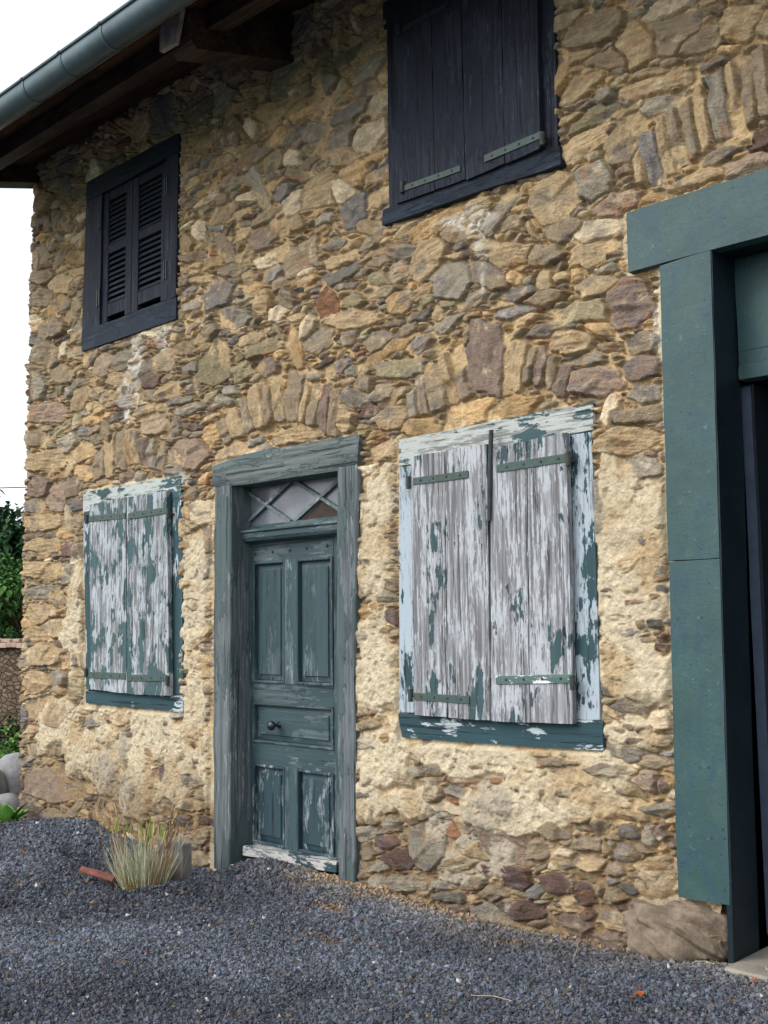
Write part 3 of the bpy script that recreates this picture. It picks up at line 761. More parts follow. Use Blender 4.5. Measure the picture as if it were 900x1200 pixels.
# gutter: half round with a bead, joints and brackets
GY, GZ, GR = -1.09, 5.00, .088
def gut(x0, x1, r, th=.004, bead=True):
    mb = MB()
    n = 18
    o_, i_ = [], []
    for k_ in range(n + 1):
        a = math.pi + math.pi * k_ / n
        o_.append((GY + r * math.cos(a), GZ + r * math.sin(a))); i_.append((GY + (r - th) * math.cos(a), GZ + (r - th) * math.sin(a)))
    o_ = [(GY - r, GZ + .03)] + o_ + [(GY + r, GZ + .04)]; i_ = [(GY - r + th, GZ + .03)] + i_ + [(GY + r - th, GZ + .04)]
    mb.prism(o_ + i_[::-1], 'x', x0, x1)
    if bead: mb.tube([(x0, GY - r - .004, GZ + .033), (x1, GY - r - .004, GZ + .033)], .011, 8)
    return mb
g = gut(-8.82, 3.13, GR).build('gutter', M['zinc'], ROOF)
for x in [P(a, b, GY)[0] for a, b in ((42, 101), (86, 69), (134, 27))] + [-8.1, -4.4, -3.6, -2.8]:
    gut(x - .012, x + .012, GR + .004, .006).build('gutter_joint', M['zinc'], ROOF)

ROOF.rotation_euler = (0, math.radians(1.2), 0)      # the old roof sags towards the right
# ---- upper left window: louvred shutters
def quad_from(pts, Y): return [W(x, y, Y) for x, y in pts]
def build_frame(name, parent, q, inner, y0, y1, mh, mv, sill=None):
    """q outer BL,BR,TR,TL ; inner the same"""
    (bl, br, tr, tl), (ibl, ibr, itr, itl) = q, inner
    def mk(nm, qq, mat, nu, nv, wob=.004):
        mb = MB(); mb.quadbox(qq, y0, y1, nu, nv, wob, .005, face=.002); return mb.build(nm, mat, parent)
    mk('top_rail', [(tl[0], itl[1]), (tr[0], itr[1]), tr, tl], mh, 10, 2)
    mk('side_rail', [(bl[0] + .004, ibl[1] + .002), ibl, (itl[0], itl[1] - .002), (tl[0] + .003, itl[1] - .002)], mv, 2, 12)
    mk('side_rail', [ibr, (br[0] - .004, ibr[1] + .002), (tr[0] - .003, itr[1] - .002), itr], mv if sill is None else sill[0], 2, 12)
    mk('bottom_rail', [bl, br, (br[0], ibr[1]), (bl[0], ibl[1])], mh if sill is None else sill[1], 10, 2)

def c1(x, y): return (80 + x / 4.2875, 150 + y / 4.2875)
WLU = empty('window', (-6.9, 0, 3.7), HOUSE)
WLU['label'] = 'small upper window with dark louvred shutters under the eave'
x0_, x1_ = -7.575, -6.265
xi0, xi1 = W(*c1(178, 650))[0], W(*c1(503, 650))[0]
zb = 3.86; zt = 4.93
build_frame('f', WLU, [(x0_, 3.695), (x1_, 3.69), (x1_ + .01, 5.075), (x0_ + .03, 5.10)], [(xi0, zb), (xi1, zb - .005), (xi1 + .005, zt + .01), (xi0 + .01, zt)], -.03, .10, M['navy_x'], M['navy_z'])
mb = MB(); mb.box(xi0 - .03, xi1 + .03, .105, .125, zb - .05, zt + .05, 0); mb.build('dark_backing', M['dark'], WLU)
xm = W(*c1(325, 650))[0]
for side, (la, lb) in enumerate(((xi0 + .006, xm - .003), (xm + .003, xi1 - .004))):
    mb = MB(); yf, yb = -.012, .028
    l0 = la + (.075 if side == 0 else .085); l1 = lb - (.085 if side == 0 else .075)
    z0, z1 = zb + .008, zt - .006
    mb.box(la, l0, yf, yb, z0, z1); mb.box(l1, lb, yf, yb, z0, z1)
    mb.box(l0, l1, yf + .003, yb - .003, z1 - .07, z1 - .001); zl = z0 + .075
    mb.box(l0, l1, yf + .003, yb - .003, z0 + .045, z0 + .145)
    zm = zb + (zt - zb) * .555
    mb.box(l0, l1, yf + .003, yb - .003, zm - .035, zm + .035)
    b = mb.build('shutter', M['navy_z'], WLU)
    for (sa, sb, n) in ((z0 + .15, zm - .04, 9), (zm + .04, z1 - .075, 9)):
        mb = MB()
        for i in range(n):
            zc = sa + (sb - sa) * (i + .5) / n + random.uniform(-.003, .003)
            hh = .019; tl_ = random.uniform(-.003, .003)
            mb.prism([(yf + .004, zc - hh), (yf + .010, zc - hh - .003), (yb - .004, zc + hh - .003), (yb - .010, zc + hh)], 'x', l0 - .004, l1 + .004)
        mb.build('louvre_slats', M['louvre'], WLU)
    for zc in (zb + .22, zt - .22):
        mb = MB(); xe = xi0 - .01 if side == 0 else xi1 + .012
        mb.box(xe - .022, xe - .012, -.040, -.031, zc - .07, zc + .07, .001); mb.build('hinge', M['strap'], WLU); mb = MB(); mb.box(xe + .006, xe + .016, -.040, -.031, zc - .07, zc + .07, .001)
        mb.build('hinge', M['strap'], WLU)

# ---- boarded shutters
def strap(parent, pa, pb, y, wz, mat, knuckle=None, holes=4):
    a = np.array(pa); b = np.array(pb); d = (b - a) / np.linalg.norm(b - a); nrm = np.array([-d[1], d[0]])
    h = wz / 2
    if a[0] > b[0]: a, b = b, a; d = -d; nrm = -nrm
    mb = MB()
    mb.quadbox([tuple(a - nrm * h), tuple(b - nrm * h), tuple(b + nrm * h * .92), tuple(a + nrm * h * .92)], y - .007, y - .0005, 4, 1, .0015, .0015)
    o = mb.build('strap_hinge', mat, parent)
    pm_ = M['rust_iron'] if mat is not M['strap_dark'] else M['strap_dark']
    for i in range(holes):
        c = a + (b - a) * ((i + .6) / (holes + .2))
        mb = MB(); mb.lathe([(.0001, 0), (.007, .0005), (.006, .004), (.002, .0055)], (c[0], y - .0065, c[1]), (0, -1, 0), 8)
        mb.build('rivet', pm_, parent)
    if knuckle is not None:
        mb = MB(); mb.tube([(knuckle[0], y - .006, knuckle[1] - .03), (knuckle[0], y - .006, knuckle[1] + .038)], .014, 10)
        mb.tube([(knuckle[0], y - .006, knuckle[1] + .0), (knuckle[0], y + .045, knuckle[1] - .002)], .008, 8)
        mb.build('hinge_pin', pm_, parent)
    return o
def leaf(parent, q, cuts, y0, th, mat, ragged=.004, seedv=0):
    """boards: q = BL BR TR TL, cuts = fractions between boards"""
    q = [np.array(p) for p in q]; cuts = [0] + list(cuts) + [1]
    mb = MB()
    for i in range(len(cuts) - 1):
        g_ = .0028
        a, b = cuts[i], cuts[i + 1]
        wB = np.linalg.norm(q[1] - q[0]); ga = g_ / wB if i else 0; gb = g_ / wB if i < len(cuts) - 2 else 0
        def at(u, v): return tuple((q[0] * (1 - u) + q[1] * u) * (1 - v) + (q[3] * (1 - u) + q[2] * u) * v)
        dz = random.uniform(-ragged, ragged)
        A, B_, C_, D_ = at(a + ga, 0), at(b - gb, 0), at(b - gb, 1), at(a + ga, 1)
        yy = y0 + random.uniform(-.002, .002)
        mb.quadbox([(A[0], A[1] + dz), (B_[0], B_[1] + dz * .6), (C_[0], C_[1] - dz), (D_[0], D_[1] - dz)], yy, y0 + th, 3, 16, .0022, .003, wobf=9, face=.0012)
    return mb.build('shutter', mat, parent)

def c2(x, y): return (440 + x / 3.75, y / 3.75)
WRU = empty('window', (-3.55, 0, 3.8), HOUSE)
WRU['label'] = 'upper window closed by dark navy board shutters with pale strap hinges'
YF = -.030
mb = MB(); mb.quadbox([W(453, 266), W(664, 196), (W(662, 178)[0], 3.875), (W(455, 249)[0], 3.90)], -.045, .12, 12, 2, .006, .006, face=.003); mb.build('bottom_rail', M['navy_x'], WRU)
ft = 5.0
mb = MB(); mb.quadbox([(-4.165, ft), (-2.93, ft - .01), (-2.92, 5.16), (-4.17, 5.17)], YF, .12, 10, 2, .005, .006, face=.003); mb.build('top_rail', M['navy_x'], WRU)
mb = MB(); mb.quadbox([(-4.135, 3.90), (-4.06, 3.90), (-4.06, ft - .002), (-4.135, ft - .002)], YF, .12, 2, 12, .005, .005); mb.build('side_rail', M['navy_z'], WRU)
mb = MB(); mb.quadbox([(-3.08, 3.875), (-2.955, 3.875), (-2.95, ft - .012), (-3.07, ft - .012)], YF, .12, 2, 12, .005, .005); mb.build('side_rail', M['navy_z'], WRU)
mb = MB(); mb.box(-4.07, -3.06, .05, .11, 3.9, 5.0, 0); mb.build('dark_backing', M['dark'], WRU)
yl = -.062
cxs = [W(*c2(x, 830), yl)[0] for x in (92, 262, 397, 572, 730)]
leaf(WRU, [(cxs[0], 3.888), (cxs[2] - .004, 3.875), (cxs[2] - .012, 5.05), (cxs[0] - .01, 5.05)], [(cxs[1] - cxs[0]) / (cxs[2] - cxs[0])], yl, .028, M['navy_z'])
leaf(WRU, [(cxs[2] + .002, 3.868), (cxs[4], 3.885), (cxs[4] + .01, 5.05), (cxs[2] - .006, 5.05)], [(cxs[3] - cxs[2]) / (cxs[4] - cxs[2])], yl - .004, .028, M['navy_z'])
SY = yl - .006
strap(WRU, W(*c2(128, 825), SY), W(*c2(372, 738), SY), yl, .034, M['strap'], W(*c2(118, 825), SY))
strap(WRU, W(*c2(480, 700), SY), W(*c2(732, 592), SY), yl - .005, .040, M['strap'], W(*c2(736, 615), SY))
strap(WRU, W(*c2(118, 130), SY), W(*c2(310, 22), SY), yl, .036, M['strap_dark'], W(*c2(105, 135), SY))
strap(WRU, (cxs[2] + .14, 4.86), (cxs[4] - .01, 4.86), yl - .005, .036, M['strap_dark'], (cxs[4] + .006, 4.86))

def c5(x, y): return (450 + x / 2.7273, 460 + y / 2.7273)
WRL = empty('window', (-3.46, 0, .86), HOUSE)
WRL['label'] = 'ground floor window with two grey flaking board shutters between door and garage'
def q5(*pp, Y=0): return [W(*c5(*p), Y) for p in pp]
YF = -.026
def piece(parent, name, qq, y0, y1, mat, nu=2, nv=12, wob=.003, face=.0015, bev=.004):
    mb = MB(); mb.quadbox(qq, y0, y1, nu, nv, wob, bev, face=face); return mb.build(name, mat, parent)
piece(WRL, 'top_rail', q5((47, 235), (592, 118), (668, 32), (46, 150), Y=YF)[:1] + [W(*c5(668, 120), YF)] + q5((668, 32), (46, 150), Y=YF), YF, .1, M['frame_peel_x'], 12, 2)
tl_z = W(*c5(48, 237), YF)[1]; tr_z = W(*c5(668, 122), YF)[1]
piece(WRL, 'side_rail', [W(*c5(48, 1022), YF), W(*c5(118, 1027), YF), (W(*c5(100, 300), YF)[0], tl_z - .006), W(*c5(47, 239), YF)], YF + .002, .1, M['frame_peel_z'])
piece(WRL, 'side_rail', [W(*c5(596, 1044), YF), W(*c5(690, 1046), YF), (W(*c5(668, 300), YF)[0], tr_z - .004), (W(*c5(575, 300), YF)[0], tr_z - .006)], YF + .002, .1, M['frame_peel_z'])
piece(WRL, 'bottom_rail', q5((60, 1102), (705, 1146), (703, 1050), (47, 1025), Y=YF), YF - .006, .1, M['sill_peel_x'], 12, 2)
mb = MB(); mb.box(-4.05, -2.9, .03, .09, .95, 2.45, 0); mb.build('dark_backing', M['dark'], WRL)
yl = -.064
leaf(WRL, q5((97, 1030), (338, 1046), (329, 168), (84, 206), Y=yl), [.46], yl, .032, M['shut_right'], .006)
leaf(WRL, q5((344, 1050), (605, 1058), (584, 130), (341, 180), Y=yl), [.495], yl - .003, .032, M['shut_right'], .006)
mb = MB(); a = q5((336, 410), (342, 120), Y=yl - .01)
mb.tube([(a[0][0], yl - .008, a[0][1]), ((a[0][0] + a[1][0]) / 2, yl - .012, (a[0][1] + a[1][1]) / 2), (a[1][0], yl - .008, a[1][1])], .012, 8)
mb.build('closing_bar', M['rust_iron'], WRL)
SY = yl - .007
strap(WRL, W(*c5(92, 283), SY), W(*c5(268, 260), SY), yl, .040, M['strap'], W(*c5(78, 290), SY))
strap(WRL, W(*c5(362, 243), SY), W(*c5(594, 206), SY), yl - .004, .042, M['strap'], W(*c5(590, 215), SY))
strap(WRL, W(*c5(95, 970), SY), W(*c5(272, 982), SY), yl, .040, M['strap'], W(*c5(84, 970), SY))
strap(WRL, W(*c5(358, 918), SY), W(*c5(603, 913), SY), yl - .004, .042, M['strap_chip'], W(*c5(603, 930), SY))

def c6(x, y): return (80 + x / 3.873, 540 + y / 3.873)
WLL = empty('window', (-6.85, 0, .89), HOUSE)
WLL['label'] = 'ground floor window with narrow flaking teal and grey shutters near the house corner'
def q6(*pp, Y=0): return [W(*c6(*p), Y) for p in pp]
piece(WLL, 'top_rail', q6((67, 232), (510, 165), (510, 66), (66, 142), Y=YF), YF, .1, M['frame_teal_x'], 12, 2)
ztl = W(*c6(67, 232), YF)[1]; ztr = W(*c6(510, 165), YF)[1]
piece(WLL, 'side_rail', [W(*c6(80, 1040), YF), W(*c6(110, 1042), YF), (W(*c6(108, 300), YF)[0], ztl - .004), (W(*c6(67, 300), YF)[0], ztl - .004)], YF + .002, .1, M['frame_teal_z'])
piece(WLL, 'side_rail', [W(*c6(445, 1062), YF), W(*c6(520, 1062), YF), (W(*c6(510, 300), YF)[0], ztr - .004), (W(*c6(440, 300), YF)[0], ztr - .004)], YF + .002, .1, M['frame_teal_z'])
piece(WLL, 'bottom_rail', q6((82, 1100), (521, 1142), (520, 1066), (80, 1044), Y=YF), YF - .004, .1, M['sill_peel_x'], 12, 2)
mb = MB(); mb.box(-7.4, -6.3, .03, .09, .98, 2.48, 0); mb.build('dark_backing', M['dark'], WLL)
a6 = q6((100, 1038), (266, 1055), (262, 166), (96, 198), Y=yl)
leaf(WLL, a6, [.5], yl, .032, M['shut_left'], .005)
leaf(WLL, q6((270, 1056), (460, 1066), (448, 138), (266, 166), Y=yl), [.42], yl - .003, .034, M['shut_left'], .005)
strap(WLL, W(*c6(92, 263), SY), W(*c6(258, 247), SY), yl, .046, M['strap'], W(*c6(84, 268), SY))
strap(WLL, W(*c6(275, 250), SY), W(*c6(448, 224), SY), yl - .004, .046, M['strap'], W(*c6(455, 240), SY))
strap(WLL, W(*c6(92, 970), SY), W(*c6(258, 978), SY), yl, .046, M['strap'], W(*c6(80, 965), SY))
strap(WLL, W(*c6(268, 985), SY), W(*c6(448, 985), SY), yl - .004, .046, M['strap'], W(*c6(452, 1000), SY))

# ---- front door
DOOR = empty('front_door', (-5.15, 0, 0), HOUSE)
def c3(x, y): return (230 + x / 4.5, 500 + y / 4.5)
def c4(x, y): return (230 + x / 3.871, 740 + y / 3.871)
YP = -.045
zin = 2.43
# lintel: a crooked squared log
pts_top = [W(*c3(*p), YP) for p in ((84, 207), (230, 150), (380, 115), (560, 92), (700, 62), (858, 40))]
pts_bot = [W(*c3(*p), YP) for p in ((88, 318), (250, 305), (380, 284), (560, 258), (738, 232), (850, 214))]
bm_ = MB()
def strip_beam(mb, top, bot, y0, y1, nsub=24, nv=4, wob=.004):
    tx = np.array([p[0] for p in top]); tz = np.array([p[1] for p in top]); bx = np.array([p[0] for p in bot]); bz = np.array([p[1] for p in bot])
    bm = mb.bm; U = np.linspace(0, 1, nsub + 1); rows = []
    for u in U:
        xt = tx[0] + (tx[-1] - tx[0]) * u; xb = bx[0] + (bx[-1] - bx[0]) * u
        zt_ = np.interp(xt, tx, tz); zb_ = np.interp(xb, bx, bz)
        ring = []
        for v in range(nv + 1):
            f_ = v / nv
            x = xb + (xt - xb) * f_; z = zb_ + (zt_ - zb_) * f_
            rnd = .010 * (abs(f_ - .5) * 2) ** 6
            ring.append(bm.verts.new((x, y0 + rnd + wob * float(vnoise(np.array([x * 7]), np.array([z * 20]), 5)[0]), z)))
        ring.append(bm.verts.new((xt, y1, zt_))); ring.append(bm.verts.new((xb, y1, zb_)))
        rows.append(ring)
    for a, b in zip(rows, rows[1:]):
        n = len(a)
        for k_ in range(n): bm.faces.new((a[k_], a[(k_ + 1) % n], b[(k_ + 1) % n], b[k_]))
    bm.faces.new(rows[0]); bm.faces.new(rows[-1][::-1])
strip_beam(bm_, pts_top, pts_bot, YP, .16)
bm_.build('lintel', M['post_x'], DOOR, smooth=False)
def post(xs_l, xs_r, y0, y1, mat, nm):
    """xs_l / xs_r: lists of (x, z) going up"""
    mb = MB(); bm = mb.bm; rows = []
    z0, z1 = xs_l[0][1], xs_l[-1][1]
    N = 26
    for k_ in range(N + 1):
        z = z0 + (z1 - z0) * k_ / N
        xl = np.interp(z, [p[1] for p in xs_l], [p[0] for p in xs_l]) + .004 * float(vnoise(np.array([z * 6]), np.array([1.]), 8)[0])
        xr = np.interp(z, [p[1] for p in xs_r], [p[0] for p in xs_r]) + .004 * float(vnoise(np.array([z * 5]), np.array([7.]), 9)[0])
        dy = .004 * float(vnoise(np.array([z * 8]), np.array([3.]), 10)[0])
        c = .010
        ring = [(xl, y1), (xl, y0 + dy + c), (xl + c * .7, y0 + dy + .002), ((xl + xr) / 2, y0 + dy), (xr - c * .7, y0 + dy + .002), (xr, y0 + dy + c), (xr, y1)]
        rows.append([bm.verts.new((p[0], p[1], z)) for p in ring])
    for a, b in zip(rows, rows[1:]):
        n = len(a)
        for k_ in range(n): bm.faces.new((a[k_], a[(k_ + 1) % n], b[(k_ + 1) % n], b[k_]))
    bm.faces.new(rows[0]); bm.faces.new(rows[-1][::-1])
    return mb.build(nm, mat, DOOR)
L_in = W(*c3(180, 312), YP); R_in = W(*c3(738, 232), YP)
zl = W(*c3(92, 318), YP)[1] - .004
post([(W(*c4(76, 1003), YP)[0], -.06), (W(*c4(75, 520), YP)[0], W(*c4(75, 520), YP)[1]), (W(*c3(92, 318), YP)[0], zl)],
     [(W(*c4(150, 1020), YP)[0], -.06), (W(*c4(150, 450), YP)[0], 1.0), (W(*c3(182, 800), YP)[0], 1.6), (L_in[0], zl)], YP, .16, M['post_z'], 'post')
zr = 2.425
post([(W(*c4(640, 1150), YP)[0], -.08), (W(*c4(642, 560), YP)[0], .55), (W(*c3(735, 900), YP)[0], 1.4), (R_in[0], zr)],
     [(W(*c4(715, 1165), YP)[0], -.08), (W(*c4(715, 560), YP)[0], .55), (W(*c3(832, 900), YP)[0], 1.4), (W(*c3(850, 214), YP)[0], zr)], YP, .16, M['post_z'], 'post')
YL = .125
xl0 = W(283, 700, YL)[0] - .012; xl1 = -4.60
# fanlight bar with its moulded edge
mb = MB(); zb_, zt_ = 2.045, 2.11
mb.prism([(.115, 2.035), (.060, 2.05), (.045, 2.07), (.045, 2.100), (.03, 2.108), (.03, 2.120), (.16, 2.135)][::1] + [(.16, 2.035)], 'x', L_in[0] + .003, -4.575)
mb.build('fanlight_bar', M['door_x'], DOOR)
FAN = empty('fanlight', (-5.2, .13, 2.14), DOOR)
fz0, fz1 = 2.145, 2.43; fx0, fx1 = xl0 - .03, -4.58
mb = MB(); mb.box(fx0, fx0 + .05, .10, .15, fz0 - .02, fz1 + .02, .002); mb.box(fx1 - .05, fx1, .10, .15, fz0 - .02, fz1 + .02, .002)
mb.box(fx0 + .05, fx1 - .05, .10, .15, fz1 - .015, fz1 + .05, .002); mb.box(fx0 + .05, fx1 - .05, .10, .15, fz0 - .02, fz0 + .012, .002)
mb.build('fanlight_frame', M['door_x'], FAN)
ax0, ax1, az0, az1 = fx0 + .05, fx1 - .05, fz0 + .012, fz1 - .015
# lattice: two crossing diagonals twice over
mb = MB()
wv = (ax1 - ax0) / 2
def bar(x0, z0, x1, z1, yy):
    d = np.array([x1 - x0, z1 - z0]); d /= np.linalg.norm(d); nrm = np.array([-d[1], d[0]]) * .0115
    a = np.array([x0, z0]); b = np.array([x1, z1])
    mb.quadbox([tuple(a - nrm), tuple(b - nrm), tuple(b + nrm), tuple(a + nrm)], yy, yy + .016, 1, 1, 0, .003)
for k_ in range(2):
    u0 = ax0 + wv * k_ + .02; u1 = ax0 + wv * (k_ + 1) - .02
    bar(u0, az1, u1, az0, .108); bar(u0, az0, u1, az1, .104)
mb.build('fanlight_lattice', M['muntin'], FAN)
mb = MB(); mb.box(ax0, ax1, .128, .131, az0, az1, 0); mb.build('glass_pane', M['glass'], FAN)
mb = MB(); cxp = ax0 + wv * 1.5; cz_ = (az0 + az1) / 2
mb.prism([(cxp - wv * .36, az0), (cxp + wv * .40, az0), (cxp + .01, cz_ - .012)], 'y', .1262, .1278)
mb.build('missing_pane', M['pane_gap'], FAN)
# leaf: stiles, rails, raised panels
LEAF = DOOR
DZ0, DZ1 = .04, 2.045
def rail(nm, x0, x1, z0, z1, mat, y0=YL, y1=YL + .04, nu=3, nv=8):
    mb = MB(); mb.quadbox([(x0, z0), (x1, z0), (x1, z1), (x0, z1)], y0, y1, nu, nv, .0008, .0025, face=.0006); return mb.build(nm, mat, LEAF)
px = [W(297, 750, YL)[0], W(334.5, 750, YL)[0], W(348, 750, YL)[0], W(391, 750, YL)[0]]
pz = [.105, .607, .742, 1.0, 1.125, 1.915]
rail('stile', xl0, px[0], DZ0, DZ1, M['door_z'], nv=14); rail('stile', px[3] + .002, xl1, DZ0, DZ1, M['door_z'], nv=14)
rail('top_rail', px[0], px[3], pz[5], DZ1, M['door_x'], nu=10, nv=2)
rail('lock_rail', px[0], px[3], pz[3], pz[4], M['door_x'], nu=10, nv=2)
rail('middle_rail', px[0], px[3], pz[1], pz[2], M['door_x'], nu=10, nv=2)
rail('bottom_rail', px[0], px[3], DZ0, pz[0], M['thresh'], nu=10, nv=2)
rail('mullion', px[1], px[2], pz[4], pz[5], M['door_z'], y0=YL - .006); rail('mullion', px[1], px[2], pz[0], pz[1], M['door_z'], y0=YL - .006)
def panel(x0, x1, z0, z1, mat):
    mb = MB()
    # frame moulding (ring) and raised field
    m1 = .018
    for (a, b, c, d) in ((x0, x0 + m1, z0, z1), (x1 - m1, x1, z0, z1), (x0 + m1, x1 - m1, z0, z0 + m1), (x0 + m1, x1 - m1, z1 - m1, z1)):
        mb.box(a, b, YL - .010, YL + .03, c, d, .006)
    x0 += m1; x1 -= m1; z0 += m1; z1 -= m1
    bm = mb.bm
    def ring(i, y): return [bm.verts.new(p) for p in ((x0 + i, y, z0 + i), (x1 - i, y, z0 + i), (x1 - i, y, z1 - i), (x0 + i, y, z1 - i))]
    rs = [ring(0, YL + .028), ring(.003, YL + .022), ring(.036, YL + .014), ring(.038, YL + .006), ring(.041, YL + .005)]
    for a, b in zip(rs, rs[1:]):
        for k_ in range(4): bm.faces.new((a[k_], a[(k_ + 1) % 4], b[(k_ + 1) % 4], b[k_]))
    bm.faces.new(rs[-1])
    o = mb.build('panel', mat, LEAF); return o
panel(px[0], px[1], pz[4], pz[5], M['door_z']); panel(px[2], px[3], pz[4], pz[5], M['door_z'])
panel(px[0], px[3], pz[2], pz[3], M['door_x'])
panel(px[0], px[1], pz[0], pz[1], M['door_low']); panel(px[2], px[3], pz[0], pz[1], M['door_low'])
for k_, (a, b) in enumerate(((312, 672), (403, 660), (493, 652), (582, 640), (690, 628))):
    q_ = W(*c3(a, b), YL); mb = MB(); mb.lathe([(.0001, 0), (.011, .0), (.010, .005), (.004, .008)], (q_[0], YL + .001, q_[1]), (0, -1, 0), 8); mb.build('stud', M['strap_dark'], DOOR)
kq = W(*c4(362, 425), YL - .02)
mb = MB(); mb.lathe([(.001, -.02), (.030, -.02), (.030, -.012), (.014, -.006), (.010, .025), (.014, .033), (.028, .042), (.032, .055), (.026, .068), (.012, .075), (.001, .077)], (kq[0], YL - .005, kq[1]), (0, -1, 0), 20)
mb.build('door_knob', M['knob'], DOOR, smooth=True)
mb = MB(); mb.quadbox([W(*c4(205, 1015), .02), W(*c4(628, 1098), .02), W(*c4(628, 1050), .02), W(*c4(205, 970), .02)], .03, .16, 12, 2, .008, .004, face=.006); mb.build('threshold', M['thresh'], DOOR)
mb = MB(); mb.box(xl0 - .05, xl1, .167, .175, -.05, 2.5, 0); mb.build('dark_backing', M['dark'], DOOR)

# ---- garage frame and door
GAR = empty('garage_door', (-1.0, 0, .1), HOUSE)
xA, xB = W(777, 600, -.03)[0], -2.19
zA = W(797, 1050, -.03)[1]
xtop = W(775.5, 317, -.03)[0]; xbot = W(797, 1052, -.03)[0]; rtop = W(835, 298, -.03)[0]; rbot = W(857, 1060, -.03)[0]
zj = W(793, 657, -.03)[1]
def gm(nm, qq, y0, y1, mat, nu=2, nv=6, bev=.003): mb = MB(); mb.quadbox(qq, y0, y1, nu * 2, nv * 3, .0022, bev, wobf=5, face=.0015); return mb.build(nm, mat, GAR)
def lerp(a, b, t_): return a + (b - a) * t_
zt0 = 3.125
xjl = lerp(xbot, xtop, (zj - zA) / (zt0 - zA)); xjr = lerp(rbot, rtop, (zj - zA) / (zt0 - zA))
gm('post_facing', [(xbot, zA), (rbot, zA + .004), (xjr, zj - .002), (xjl, zj - .002)], -.045, .02, M['garage'])
gm('post_facing', [(xjl, zj + .002), (xjr, zj + .002), (rtop, zt0 + .006), (xtop, zt0 - .005)], -.047, .02, M['garage'])
gm('lintel_facing', [W(737, 320, -.04), (1.5, 3.135), (1.5, 3.43), W(735, 250, -.04)], -.049, .02, M['garage'], 14, 2)
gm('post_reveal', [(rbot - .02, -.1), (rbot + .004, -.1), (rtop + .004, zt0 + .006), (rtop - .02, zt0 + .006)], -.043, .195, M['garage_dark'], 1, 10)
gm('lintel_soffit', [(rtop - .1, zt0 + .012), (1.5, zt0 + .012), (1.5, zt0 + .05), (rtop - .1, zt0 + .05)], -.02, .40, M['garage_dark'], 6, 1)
xg = rtop + .004
ytp = .17
gm('transom_panel', [(xg, 2.63), (1.45, 2.63), (1.45, zt0 + .01), (xg, zt0 + .01)], ytp, ytp + .04, M['garage'], 6, 2)
gm('transom_bar', [(xg, 2.575), (1.45, 2.575), (1.45, 2.64), (xg, 2.64)], ytp - .006, ytp + .07, M['garage'], 6, 1)
gm('transom_rail', [(xg + .002, 2.705), (1.45, 2.705), (1.45, 2.712), (xg + .002, 2.712)], ytp - .003, ytp + .01, M['garage'], 6, 1, .001)
if 0: gm('door_stop', [(rbot + .005, .02), (rbot + .018, .02), (rtop + .018, 2.57), (rtop + .005, 2.57)], .20, .255, M['garage_dark'], 1, 6)
M['edge'] = flat_paint('pale_blue_edge', lin(66, 78, 96), .15, .6, scale=10)
M['garage_leaf'] = flat_paint('garage_leaf_teal', lin(24, 34, 42), .12, .55, scale=6)
xd = W(867, 455, .215)[0]; xe = W(882, 455, .215)[0]; xd2 = W(893, 1000, .215)[0]; xe2 = xd2 + (xe - xd)
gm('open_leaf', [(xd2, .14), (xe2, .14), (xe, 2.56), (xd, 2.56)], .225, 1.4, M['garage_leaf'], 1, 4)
gm('leaf_edge_strip', [(xd2 + .002, .15), (xe2 - .012, .15), (xe - .012, 2.55), (xd + .002, 2.55)], .219, .2245, M['edge'], 1, 8, .001)
mb = MB(); mb.box(-2.4, 2.5, .9, 6.5, .02, .08, 0); mb.build('garage_floor', M['concrete'], HOUSE)
def rock(name, pos, dims, seed, mat, parent=None, rough=.16, cuts=5, sq=.0):
    bm = bmesh.new(); bmesh.ops.create_icosphere(bm, subdivisions=cuts, radius=1)
    for v in bm.verts:
        c = v.co.copy()
        if sq:
            mxa = max(abs(c.x), abs(c.y), abs(c.z)); c = c * (1 - sq) + (c / mxa * .82) * sq
        nn = Vector(v.co)
        f_ = 0
        for o_, (fr_q, am) in enumerate(((1.3, 1), (3.1, .45), (8, .16), (20, .07))):
            f_ += am * float(vnoise(np.array([nn.x * fr_q + nn.z * fr_q * .7 + seed * 3.1]), np.array([nn.y * fr_q + nn.z * fr_q * .6 + seed]), 200 + o_)[0])
        c *= 1 + rough * f_
        v.co = Vector((c.x * dims[0], c.y * dims[1], c.z * dims[2]))
    me = bpy.data.meshes.new(name); bm.to_mesh(me); bm.free()
    me.polygons.foreach_set('use_smooth', np.full(len(me.polygons), True))
    return link(name, me, pos, mat, parent)
pc = [W(750, 1085), W(857, 1120)]
pl = rock('plinth_stone', (-2.435, .05, .158), (.275, .19, .150), 6, M['plinth'], HOUSE, .26, 6, .16)
for v_ in pl.data.vertices:
    lim = .215 + .006 * math.sin(v_.co.z * 30)
    if v_.co.x > lim: v_.co.x = lim + (v_.co.x - lim) * .02

